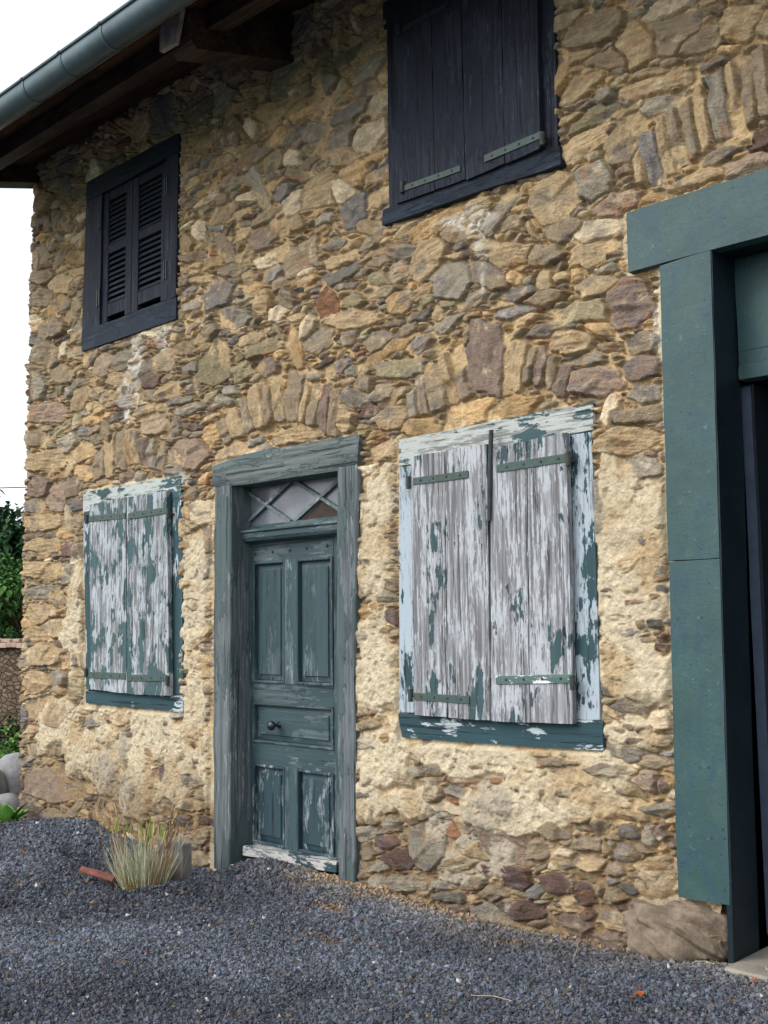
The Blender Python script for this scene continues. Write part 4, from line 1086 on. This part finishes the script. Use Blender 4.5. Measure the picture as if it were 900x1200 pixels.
# ------------------------------------------------------------------ ground
def gheight(x, y):
    """gravel surface"""
    z = .006 + .020 * fbm(x * 1.1, y * 1.1, 301, 3) + .010 * fbm(x * 4, y * 4, 305, 3)
    z = z + np.interp(x, [-9, -8.4, -7.3, -6.7, -6.15, -5.75, -5.35, -4.9, -4.5, -3.4, -2.6, -2.2, 0], [-.10, -.07, .0, -.04, -.12, -.12, .0, .0, .02, .0, .04, .06, .07])
    # bank of gravel at the left, the hollow behind the grass
    z = z + .05 * np.exp(-(((x + 7.5) / .55) ** 2 + ((y + .25) / .3) ** 2))
    z = z - .24 * np.exp(-(((x + 6.50) / .40) ** 2 + ((y + .45) / .11) ** 2) ** 2)
    z = z + .05 * np.exp(-(((x + 5.1) / .35) ** 2 + ((y + .12) / .2) ** 2))
    return z
def gcolor(x, y, n):
    a = fbm(x * 2.2, y * 2.2, 311, 4)
    base = np.array(lin(94, 99, 109)[:3])
    c = np.broadcast_to(base, (n, 3)).copy()
    # sandy wash close to the wall
    s_ = sstep(-.45, -.05, y + .18 * a) * sstep(-5.6, -4.6, x) * .55
    c = mixc(c, np.array(lin(136, 130, 122)[:3]), s_)
    for (qx, qy, rr) in ((390, 1070, .16), (425, 1055, .12), (380, 1100, .10), (600, 1108, .12), (700, 1112, .10), (350, 1040, .12)):
        g_ = G(qx, qy, .01); c = mixc(c, np.array(lin(128, 104, 76)[:3]), .75 * np.exp(-((x - g_[0]) ** 2 + (y - g_[1]) ** 2 * 2.5) / rr ** 2) * sstep(-.4, .3, fbm(x * 14, y * 14, 341, 3)))
    c = mixc(c, np.array(lin(150, 128, 98)[:3]), sstep(-.16, -.02, y + .1 * a) * sstep(-5.2, -4.6, x) * .8)
    c = c * (.95 + .6 * fbm(x * 1.5, y * 2.2, 345, 3))[:, None]
    return c
gxv = np.concatenate([np.linspace(-40, -10, 16)[:-1], np.arange(-10, 0, .025), np.linspace(0, 14, 15)])
gyv = np.concatenate([np.linspace(-20, -3.6, 14)[:-1], np.arange(-3.6, .12, .025)])
GX, GY_ = np.meshgrid(gxv, gyv)
GZ_ = gheight(GX, GY_) + .006 * fbm(GX * 30, GY_ * 30, 321, 3)
gc = gcolor(GX.ravel(), GY_.ravel(), GX.size) * .55
gc = gc * (1 + .5 * fbm(GX.ravel() * 60, GY_.ravel() * 60, 331, 2))[:, None]
ii = np.arange(GX.size).reshape(GX.shape)
kf = np.stack([ii[:-1, :-1], ii[:-1, 1:], ii[1:, 1:], ii[1:, :-1]], -1)
cxq = (GX[:-1, :-1] + GX[1:, 1:]) / 2; cyq = (GY_[:-1, :-1] + GY_[1:, 1:]) / 2
kf = kf[(cxq > -8.62) | (cyq < -.45)]
V = np.stack([GX, GY_, GZ_], -1).reshape(-1, 3)
V[:, 2] -= .03 * sstep(-8.0, -8.9, V[:, 0])
me = np_mesh('driveway', V, kf, (0, 0, 0), True, np.clip(gc, .01, .8)); tag(link('driveway', me, (0, 0, 0), M['ground']), kind='structure')
mb = MB(); bmv = [mb.bm.verts.new(p) for p in ((-400, -300, -.30), (300, -300, -.30), (300, 400, -.30), (-400, 400, -.30))]; mb.bm.faces.new(bmv)
tag(mb.build('ground', M['farwood'], None, (0, 0, -.3)), kind='structure')

# loose gravel
def gravel(name, n, region, rmin, rmax, seed, white=.007):
    r = np.random.default_rng(seed)
    x = r.uniform(region[0], region[1], n * 4); y = r.uniform(region[2], region[3], n * 4)
    # keep what the photograph could see, with a margin
    d = np.stack([x - CAM[0], y - CAM[1], np.full_like(x, -CAM[2])], -1) @ CM.T
    u = 450 + F_PX * d[:, 0] / d[:, 2]; v = 600 + F_PX * d[:, 1] / d[:, 2]
    ok = (u > -160) & (u < 1060) & (v < 1330) & (d[:, 2] > 0) & (x < -1.0) & ~((x < -8.6) & (y > -.5)) & ~((x > -2.28) & (y > -.03))
    dist = np.hypot(x - CAM[0], y - CAM[1]); ok &= r.random(n * 4) < np.clip((5.0 / dist) ** 1.6, .2, 1)
    x = x[ok][:n]; y = y[ok][:n]; dist = dist[ok][:n]; n = len(x)
    s = r.uniform(rmin, rmax, n) * np.clip(dist / 5.0, 1, 1.5) * r.choice([1, 1, .8, .6, 1.3, 1.7], n)
    oct_ = np.array([[1, 0, 0], [-1, 0, 0], [0, 1, 0], [0, -1, 0], [0, 0, 1], [0, 0, -1]], float)
    V = oct_[None] * (1 + r.uniform(-.35, .35, (n, 6, 1)))
    V = V * (s[:, None] * r.uniform(.6, 1.25, (n, 3)))[:, None, :]
    # random rotation by quaternion
    q = r.normal(size=(n, 4)); q /= np.linalg.norm(q, axis=1)[:, None]
    w_, a, b, c = q.T
    R_ = np.stack([1 - 2 * (b * b + c * c), 2 * (a * b - c * w_), 2 * (a * c + b * w_), 2 * (a * b + c * w_), 1 - 2 * (a * a + c * c), 2 * (b * c - a * w_), 2 * (a * c - b * w_), 2 * (b * c + a * w_), 1 - 2 * (a * a + b * b)], -1).reshape(n, 3, 3)
    V = np.einsum('nij,nkj->nki', R_, V)
    z = gheight(x, y) - .03 * sstep(-8.0, -8.9, x) + s * r.uniform(-.1, .75, n)
    V += np.stack([x, y, z], -1)[:, None, :]
    f = np.array([[0, 2, 4], [2, 1, 4], [1, 3, 4], [3, 0, 4], [2, 0, 5], [1, 2, 5], [3, 1, 5], [0, 3, 5]])
    F_ = (np.arange(n)[:, None, None] * 6 + f[None]).reshape(-1, 3)
    col = gcolor(x, y, n) * r.uniform(.45, 1.5, n)[:, None] * (1 + r.normal(0, .05, (n, 3)))
    k_ = r.random(n)
    br = k_ < .03; col[br] = np.array(lin(120, 102, 84)[:3]) * r.uniform(.6, 1.3, br.sum())[:, None]
    wh = k_ > 1 - white; col[wh] = np.array(lin(200, 196, 190)[:3]) * r.uniform(.5, 1.1, wh.sum())[:, None]
    me = np_mesh(name, V.reshape(-1, 3), F_, (0, 0, 0), False, np.repeat(np.clip(col, .008, .8), 6, 0))
    print('gravel', n)
    return link(name, me, (0, 0, 0), M['gravel'])
tag(gravel('gravel', 210000, (-9.5, -1.0, -3.3, .02), .0044, .0084, 5), 'loose dark blue-grey gravel spread in front of the house', 'gravel', kind='stuff')

# concrete slab before the garage
mb = MB(); mb.quadbox([(-2.19, .0), (1.4, .0), (1.4, .085), (-2.19, .085)], -.13, .9, 8, 1, .003, .012)
tag(mb.build('threshold_slab', M['slab'], None), 'pale worn concrete slab at the foot of the garage opening', 'slab')

# ------------------------------------------------------------------ small things by the wall
mb = MB(); b0 = np.array([-5.70, -.40])
mb.quadbox([(-5.88, -.16), (-5.60, -.16), (-5.605, .165), (-5.87, .17)], -.40, -.33, 4, 4, .006, .008, face=.004)
tag(mb.build('concrete_block', M['concrete'], None), 'square grey concrete block standing behind the tuft of grass', 'block')
def shard():
    mb = MB(); bm = mb.bm; N = 8; rows = []
    for i in range(7):
        t_ = i / 6; w_ = .055 * (1 - .55 * t_)
        rows.append([(t_ * .30, w_ * math.cos(a), .025 * math.sin(a) + .012) for a in [math.pi * k_ / N for k_ in range(N + 1)]])
    top = [[bm.verts.new(p) for p in r_] for r_ in rows]; bot = [[bm.verts.new((p[0], p[1] * .78, p[2] - .012)) for p in r_] for r_ in rows]
    for T, sgn in ((top, 1), (bot, -1)):
        for a, b in zip(T, T[1:]):
            for k_ in range(N): bm.faces.new((a[k_], a[k_ + 1], b[k_ + 1], b[k_])[::sgn])
    for e in (0, 6):
        for k_ in range(N): bm.faces.new((top[e][k_], top[e][k_ + 1], bot[e][k_ + 1], bot[e][k_]))
    for e in (0, N):
        for k_ in range(6): bm.faces.new((top[k_][e], top[k_ + 1][e], bot[k_ + 1][e], bot[k_][e]))
    return mb
o = shard().build('tile_shard', M['terracotta'], None, (0, 0, 0))
sp = G(126, 1030, -.06); o.location = (sp[0] + .10, sp[1] + .01, -.066); o.rotation_euler = (math.radians(6), math.radians(-6), math.radians(196))
tag(o, 'broken piece of red clay roof tile lying on the gravel by the grass tuft', 'tile')

def ribbons(name, blades, origin, mat):
    """blades: list of (base, tip, bend, width, colour, nseg)"""
    V, Fq, C_ = [], [], []
    for (b, t_, bend, w_, c, ns) in blades:
        b = np.array(b); t_ = np.array(t_); d = t_ - b
        side = np.cross(d, [random.random() - .5, random.random() - .5, .2]); side /= np.linalg.norm(side) + 1e-9
        base = len(V)
        for i in range(ns + 1):
            f_ = i / ns; p = b + d * f_ + np.array(bend) * (f_ * f_ - f_) * -1
            ww = w_ * (1 - f_ ** 2) + .0004
            V.append(p - side * ww); V.append(p + side * ww); C_.append(c); C_.append(c)
        for i in range(ns): k_ = base + 2 * i; Fq.append((k_, k_ + 1, k_ + 3, k_ + 2))
    me = np_mesh(name, np.array(V), np.array(Fq), origin, True, np.array(C_)[:, :3])
    return link(name, me, origin, mat)
gb = G(165, 1036, -.07)
random.seed(21)
blades = []; heads = []
cs_ = [lin(186, 188, 166), lin(176, 184, 164), lin(196, 190, 150), lin(146, 156, 116), lin(204, 200, 176)]
for i in range(430):
    a = random.random() * 6.28; r_ = random.random() ** .6
    bx_, by_ = gb[0] + .0 + .19 * r_ * math.cos(a), gb[1] + .10 * r_ * math.sin(a)
    h_ = random.uniform(.13, .33); sp_ = random.uniform(.0, .16)
    tip = (bx_ + math.cos(a) * sp_ * r_ + random.gauss(0, .02), by_ + math.sin(a) * sp_ * r_ + random.gauss(0, .02), -.08 + h_)
    c = random.choice(cs_)
    blades.append(((bx_, by_, -.10), tip, (random.gauss(0, .07), random.gauss(0, .05), .0), random.uniform(.002, .0036), c, 4))
    if random.random() < .42 and h_ > .28:
        hc = random.choice((lin(150, 166, 86), lin(186, 180, 120), lin(196, 184, 136)))
        t3 = (tip[0] + random.gauss(0, .012), tip[1], tip[2] + random.uniform(.05, .09))
        blades.append((tip, t3, (0, 0, 0), .0075, hc, 3)); blades.append((tip, t3, (0, .004, 0), .0075, hc, 3))
for i in range(70):   # dry brown stalks leaning left and right
    a = random.choice((random.gauss(3.1, .25), random.gauss(0, .3)))
    bx_ = gb[0] + math.cos(a) * .17; by_ = gb[1] + random.gauss(0, .06); h_ = random.uniform(.2, .46)
    tip = (bx_ + math.cos(a) * random.uniform(.05, .2), by_, -.08 + h_)
    blades.append(((bx_, by_, -.10), tip, (0, 0, .02), .0022, lin(166, 134, 96), 4))
    blades.append((tip, (tip[0] + math.cos(a) * .03, tip[1], tip[2] + .05), (0, 0, 0), .006, lin(170, 140, 104), 3))
for i in range(160):
    a = random.random() * 6.28; r_ = random.random()
    bx_, by_ = gb[0] + .0 + .21 * r_ * math.cos(a), gb[1] - .02 + .10 * r_ * math.sin(a)
    blades.append(((bx_, by_, -.10), (bx_ + random.gauss(0, .05), by_ + random.gauss(0, .05), -.07 + random.uniform(.02, .07)), (0, 0, .01), .003, lin(150, 122, 74), 3))
tag(ribbons('grass_tuft', blades, (gb[0], gb[1], -.08), M['leafcol']), 'tuft of pale dry grass with seed heads growing in the gravel left of the door', 'grass tuft')

# broad leaved weed at the house corner, ivy and nettles behind
def leaf_faces(specs, name, origin, mat):
    """specs: (pos, direction, length, width, colour, droop)"""
    V, Fq, C_ = [], [], []
    prof = [(0, .12), (.25, .85), (.5, 1), (.75, .7), (1, .04)]
    for pos, d, L_, w_, c, droop in specs:
        pos = np.array(pos, float); d = np.array(d, float); d /= np.linalg.norm(d)
        s_ = np.cross(d, [0, 0, 1.0]); s_ = s_ / (np.linalg.norm(s_) + 1e-6)
        up = np.cross(s_, d); base = len(V)
        for (t_, ww) in prof:
            p = pos + d * L_ * t_ - np.array([0, 0, 1]) * droop * L_ * t_ * t_
            V += [p - s_ * w_ * ww + up * w_ * ww * .35, p, p + s_ * w_ * ww + up * w_ * ww * .35]; C_ += [c, c, c]
        for i in range(4):
            k_ = base + 3 * i
            Fq += [(k_, k_ + 1, k_ + 4, k_ + 3), (k_ + 1, k_ + 2, k_ + 5, k_ + 4)]
    me = np_mesh(name, np.array(V), np.array(Fq), origin, True, np.array(C_)[:, :3]); return link(name, me, origin, mat)
random.seed(5)
GREENS = [lin(66, 110, 48), lin(84, 134, 58), lin(104, 150, 66), lin(56, 92, 44), lin(120, 160, 80)]
def weed(pos, n, L_, seed):
    random.seed(seed); sp_ = []
    for i in range(n):
        a = random.random() * 6.28; el = random.uniform(.3, 1.25)
        sp_.append((pos, (math.cos(a) * math.cos(el), math.sin(a) * math.cos(el), math.sin(el)), L_ * random.uniform(.5, 1), L_ * random.uniform(.10, .17), random.choice(GREENS), random.uniform(.1, .6)))
    return sp_
w1 = G(22, 968, -.08)
tag(leaf_faces(weed((-8.22, -.22, -.09), 34, .34, 3), 'weed', (-8.22, -.22, -.09), M['leafcol']), 'broad-leaved green weed sprouting at the foot of the house corner', 'weed')
b1 = rock('boulder', (-8.90, .22, .16), (.22, .26, .27), 2, M['boulder'], None, .12, 5); tag(b1, 'large rounded pale grey boulder beside the house corner', 'boulder')
b2 = rock('boulder', (-8.62, -.05, .0), (.13, .15, .13), 9, M['boulder'], None, .12, 4); tag(b2, 'small grey boulder low between the weed and the large boulder', 'boulder')
b3 = rock('boulder', (-8.80, -.12, .09), (.13, .16, .24), 5, M['concrete'], None, .12, 4); tag(b3, 'dark boulder cut by the left edge of the picture', 'boulder')
# grass verge behind the boulders
random.seed(8)
bl = []
for i in range(5200):
    x = random.uniform(-13.5, -8.75); y = random.uniform(-.3, 3.4)
    if x > -8.9 and y > .1: continue
    h_ = random.uniform(.06, .2)
    bl.append(((x, y, -.16), (x + random.gauss(0, .05), y + random.gauss(0, .05), -.14 + h_), (0, 0, 0), .006, random.choice(GREENS), 2))
tag(ribbons('verge_grass', bl, (-10, 1, -.15), M['leafcol']), 'green grass growing between the boulders and the garden wall', 'grass', kind='stuff')
mb = MB(); bmv = [mb.bm.verts.new(p) for p in ((-30, -.45, -.16), (-8.3, -.45, -.12), (-8.3, 6, -.14), (-30, 6, -.16))]; mb.bm.faces.new(bmv)
tag(mb.build('verge', flat_paint('verge_soil', lin(70, 74, 44), .3, .95, scale=9, bstr=.8), None, (-10, 0, -.14)), kind='structure')
def bush(name, c, r, n, seed, cols, L_=.07, label='', cat='', squash=1.0):
    random.seed(seed); sp_ = []
    for i in range(n):
        v = Vector((random.gauss(0, 1), random.gauss(0, 1), random.gauss(0, 1))).normalized()
        rr = random.uniform(.55, 1.05) * (1 + .3 * math.sin(v.x * 5 + seed) * math.cos(v.z * 4 + v.y * 3))
        p = (c[0] + v.x * r * rr, c[1] + v.y * r * rr, max(-.12, c[2] + v.z * r * rr * squash))
        d = (v.x + random.gauss(0, .6), v.y + random.gauss(0, .6), v.z * .6 + random.gauss(.2, .5))
        sp_.append((p, d, L_ * random.uniform(.6, 1.3), L_ * random.uniform(.22, .34), random.choice(cols), .3))
    return tag(leaf_faces(sp_, name, (c[0], c[1], -.12), M['leafcol']), label, cat)
bush('shrub', (-10.3, .85, .02), .36, 1300, 4, GREENS[1:], .085, 'low bright green leafy shrub behind the boulders at the garden wall', 'shrub')
bush('shrub', (-12.0, 1.66, .10), .28, 800, 6, [lin(48, 66, 40), lin(60, 80, 46)], .08, 'dark low shrub at the foot of the garden wall, partly behind the bright one', 'shrub')

# garden wall with a tiled coping
GW = empty('garden_wall', (-14, 2, -.2)); tag(GW, 'old rubble garden wall with reddish flat coping left of the house', 'wall')
mb = MB(); mb.box(-26, -8.6, 2.02, 2.35, -.3, 1.24, 0)
t = NT('garden_rubble')
v = t.voro(7, (1, 1, 2.6), out='Color'); e = t.voro(7, (1, 1, 2.6), feat='DISTANCE_TO_EDGE')
sep = t.n.new('ShaderNodeSeparateColor'); t.L(v, sep.inputs[0])
c = t.mix(sep.outputs[0], lin(88, 76, 62), lin(140, 120, 96)); c = t.mix(t.math('MULTIPLY', sep.outputs[1], .4), c, lin(96, 84, 82))
c = t.mix(t.ramp(e, .02, .06), lin(84, 72, 56), c); t.set('Base Color', c); t.set('Roughness', .95)
t.bump(t.math('ADD', t.ramp(e, 0, .12), t.math('MULTIPLY', t.noise(50, 4), .4)), 1, .04)
mb.build('wall_body', t.m, GW)
mb = MB(); random.seed(2); x = -26
while x < -8.7:
    w_ = random.uniform(.22, .36); zz = random.uniform(-.01, .01)
    mb.box(x, x + w_ - .006, 1.92, 2.45, 1.25 + zz, 1.31 + zz, .008); mb.box(x + .05, x + w_ - .02, 1.97, 2.4, 1.315 + zz, 1.355 + zz, .008); x += w_
mb.build('coping', flat_paint('pinkish_coping', lin(170, 148, 134), .25, .95, scale=9, bstr=.7, stain=lin(140, 110, 96)), GW)

# trees beyond the garden wall
def tree(pos, H, R, kind, seed, label, n=5200):
    random.seed(seed)
    T = empty('conifer' if kind == 'c' else 'broadleaf_tree', pos); tag(T, label, 'tree', None)
    mb = MB(); base = Vector(pos)
    mb.tube([base + Vector((0, 0, 0)), base + Vector((.1, 0, H * .4)), base + Vector((0, .1, H * .9))], [R * .10, R * .07, R * .02], 10)
    tips = []
    for i in range(26):
        z = H * random.uniform(.2, .92); a = random.random() * 6.28
        rr = R * ((1.05 - z / H) if kind == 'c' else math.sin(math.pi * min(1, max(.08, (z / H - .12) / .9))) ** .6)
        rr = max(rr, .2) * random.uniform(.75, 1.1)
        tip = base + Vector((math.cos(a) * rr, math.sin(a) * rr, z + (-.1 * rr if kind == 'c' else .3 * rr)))
        s0 = base + Vector((0, 0, z * .85))
        mb.tube([s0, (s0 + tip) / 2 + Vector((0, 0, .12)), tip], [R * .03, R * .018, R * .006], 6); tips.append((s0, tip, rr))
    mb.build('trunk', M['bark'], T)
    cl = []
    for i in range(150):
        s0, tip, rr = random.choice(tips); f_ = random.uniform(.35, 1.05)
        cl.append((s0.lerp(tip, f_) + Vector([random.gauss(0, .10 * R) for _ in range(3)]), random.uniform(.12, .24) * R, random.random()))
    sp_ = []
    cols = [lin(44, 74, 48), lin(56, 88, 56), lin(36, 60, 42), lin(66, 100, 62)] if kind == 'c' else [lin(68, 110, 52), lin(84, 128, 62), lin(56, 92, 48), lin(98, 140, 74)]
    for i in range(n):
        c, r_, tn = random.choice(cl)
        v = Vector((random.gauss(0, 1), random.gauss(0, 1), random.gauss(0, 1))).normalized()
        p = c + v * r_ * random.uniform(.5, 1.1)
        k_ = cols[min(3, int(tn * 4))] if random.random() < .6 else random.choice(cols)
        sp_.append((tuple(p), (v.x, v.y, v.z * .6 + random.gauss(0, .4)), R * .085 * random.uniform(.6, 1.3), R * .026, k_, .4))
    o = leaf_faces(sp_, 'crown', tuple(base), M['leafcol']); o.parent = T; o.location = (0, 0, 0)
    return T
def at_px(px_, Y): return P(px_, 750, Y)
for i, (px_, Y, top, R_, kind, lab) in enumerate([(2, 9, 600, 2.6, 'c', 'dark conifer with its pointed top just above the garden wall'), (24, 6.2, 648, 1.5, 'b', 'brighter broadleaf tree between the conifer and the house corner'),
        (-34, 11, 585, 3.2, 'c', 'tall dark conifer behind the pointed one, cut by the picture edge'), (14, 14, 622, 3.4, 'b', 'dull green broadleaf tree filling the gap behind the other trees')]):
    p = at_px(px_, Y); H_ = P(px_, top, Y)[2] + .3
    tree((float(p[0]), float(p[1]), -.3), float(H_), R_, kind, 40 + i, lab, 9000)

# overhead cable
pa, pb = P(-60, 574, 3.0), P(60, 570, 3.0)
pa = P(-60, 573.5, 1.2); pb = P(45, 570.5, .35)
mb = MB(); mb.tube([tuple(pa + (pa - pb) * 3), tuple(pa), tuple(pb)], .006, 6)
cab = mb.build('service_cable', M['wire'], HOUSE)

# fallen leaves, straws
random.seed(13)
def fallen(px_, py_, L_, mat, lab, rz):
    g_ = G(px_, py_, .01); z = float(gheight(np.array([g_[0]]), np.array([g_[1]]))[0]) + .016
    sp_ = [((g_[0], g_[1], z), (math.cos(rz), math.sin(rz), .15), L_, L_ * .3, (1, 1, 1, 1), .1)]
    o = leaf_faces(sp_, 'fallen_leaf', (g_[0], g_[1], z), mat); tag(o, lab, 'leaf', 'fallen leaves on the gravel'); return o
fallen(752, 1190, .055, M['leafo'], 'bright orange fallen leaf near the bottom edge of the picture', 2.3)
fallen(737, 1191, .035, M['leafb'], 'small brown fallen leaf left of the bright orange one', .4)
fallen(882, 1172, .04, M['leafo'], 'small reddish leaf on the gravel before the concrete slab', 1.0)
fallen(168, 1124, .03, M['leafb'], 'brown leaf lying alone on the gravel below the grass tuft', 1.9)
def straw(a, b, lab):
    A = G(*a, .02); B_ = G(*b, .02); mb = MB()
    for q_ in (A, B_): q_[2] = float(gheight(np.array([q_[0]]), np.array([q_[1]]))[0]) + .018
    mid_ = (A + B_) / 2 + np.array([.004, .01, .006]); mb.tube([tuple(A), tuple(mid_), tuple(B_)], .0016, 6)
    tag(mb.build('straw', M['straw'], None), lab, 'straw')
straw((552, 1177), (600, 1188), 'long pale straw lying on the gravel near the bottom edge')
straw((814, 1142), (838, 1147), 'short pale straw on the gravel before the plinth stone')
straw((677, 1108), (672, 1132), 'thin dry straw sticking out of the gravel below the right shutters')

# ------------------------------------------------------------------ light
w = bpy.data.worlds.new('World'); SC.world = w; w.use_nodes = True
nt = w.node_tree; bg = nt.nodes['Background']
sky = nt.nodes.new('ShaderNodeTexSky'); sky.sky_type = 'NISHITA'; sky.sun_disc = False
sd = Vector((-.50, -.95, .80)).normalized()
sky.sun_elevation = math.asin(sd.z); sky.sun_rotation = math.atan2(sd.x, sd.y) % (2 * math.pi)
sky.air_density = 1.0; sky.dust_density = 3.0; sky.ozone_density = 1.0; sky.altitude = 200
hs = nt.nodes.new('ShaderNodeHueSaturation'); hs.inputs['Saturation'].default_value = .38
nt.links.new(sky.outputs[0], hs.inputs['Color'])
# thin even cloud cover: the blue sky shows through only weakly
cl_ = nt.nodes.new('ShaderNodeMix'); cl_.data_type = 'RGBA'; cl_.inputs[0].default_value = .55
cl_.inputs[7].default_value = (6.6, 6.75, 7.0, 1)
nt.links.new(hs.outputs[0], cl_.inputs[6]); nt.links.new(cl_.outputs[2], bg.inputs['Color'])
bg.inputs['Strength'].default_value = .13
sl = bpy.data.lights.new('sun', 'SUN'); sl.energy = .8; sl.angle = math.radians(30); sl.color = (1, .975, .94)
so = bpy.data.objects.new('sun', sl); COL.objects.link(so); so.rotation_euler = sd.to_track_quat('Z', 'Y').to_euler(); so.location = (-5, -6, 9)
vs = SC.view_settings; vs.view_transform = 'Standard'; vs.look = 'None'; vs.gamma = 1; vs.exposure = .88
SC.cycles.max_bounces = 6; SC.cycles.diffuse_bounces = 3; SC.cycles.glossy_bounces = 2; SC.cycles.transmission_bounces = 2
SC.display_settings.display_device = 'sRGB'
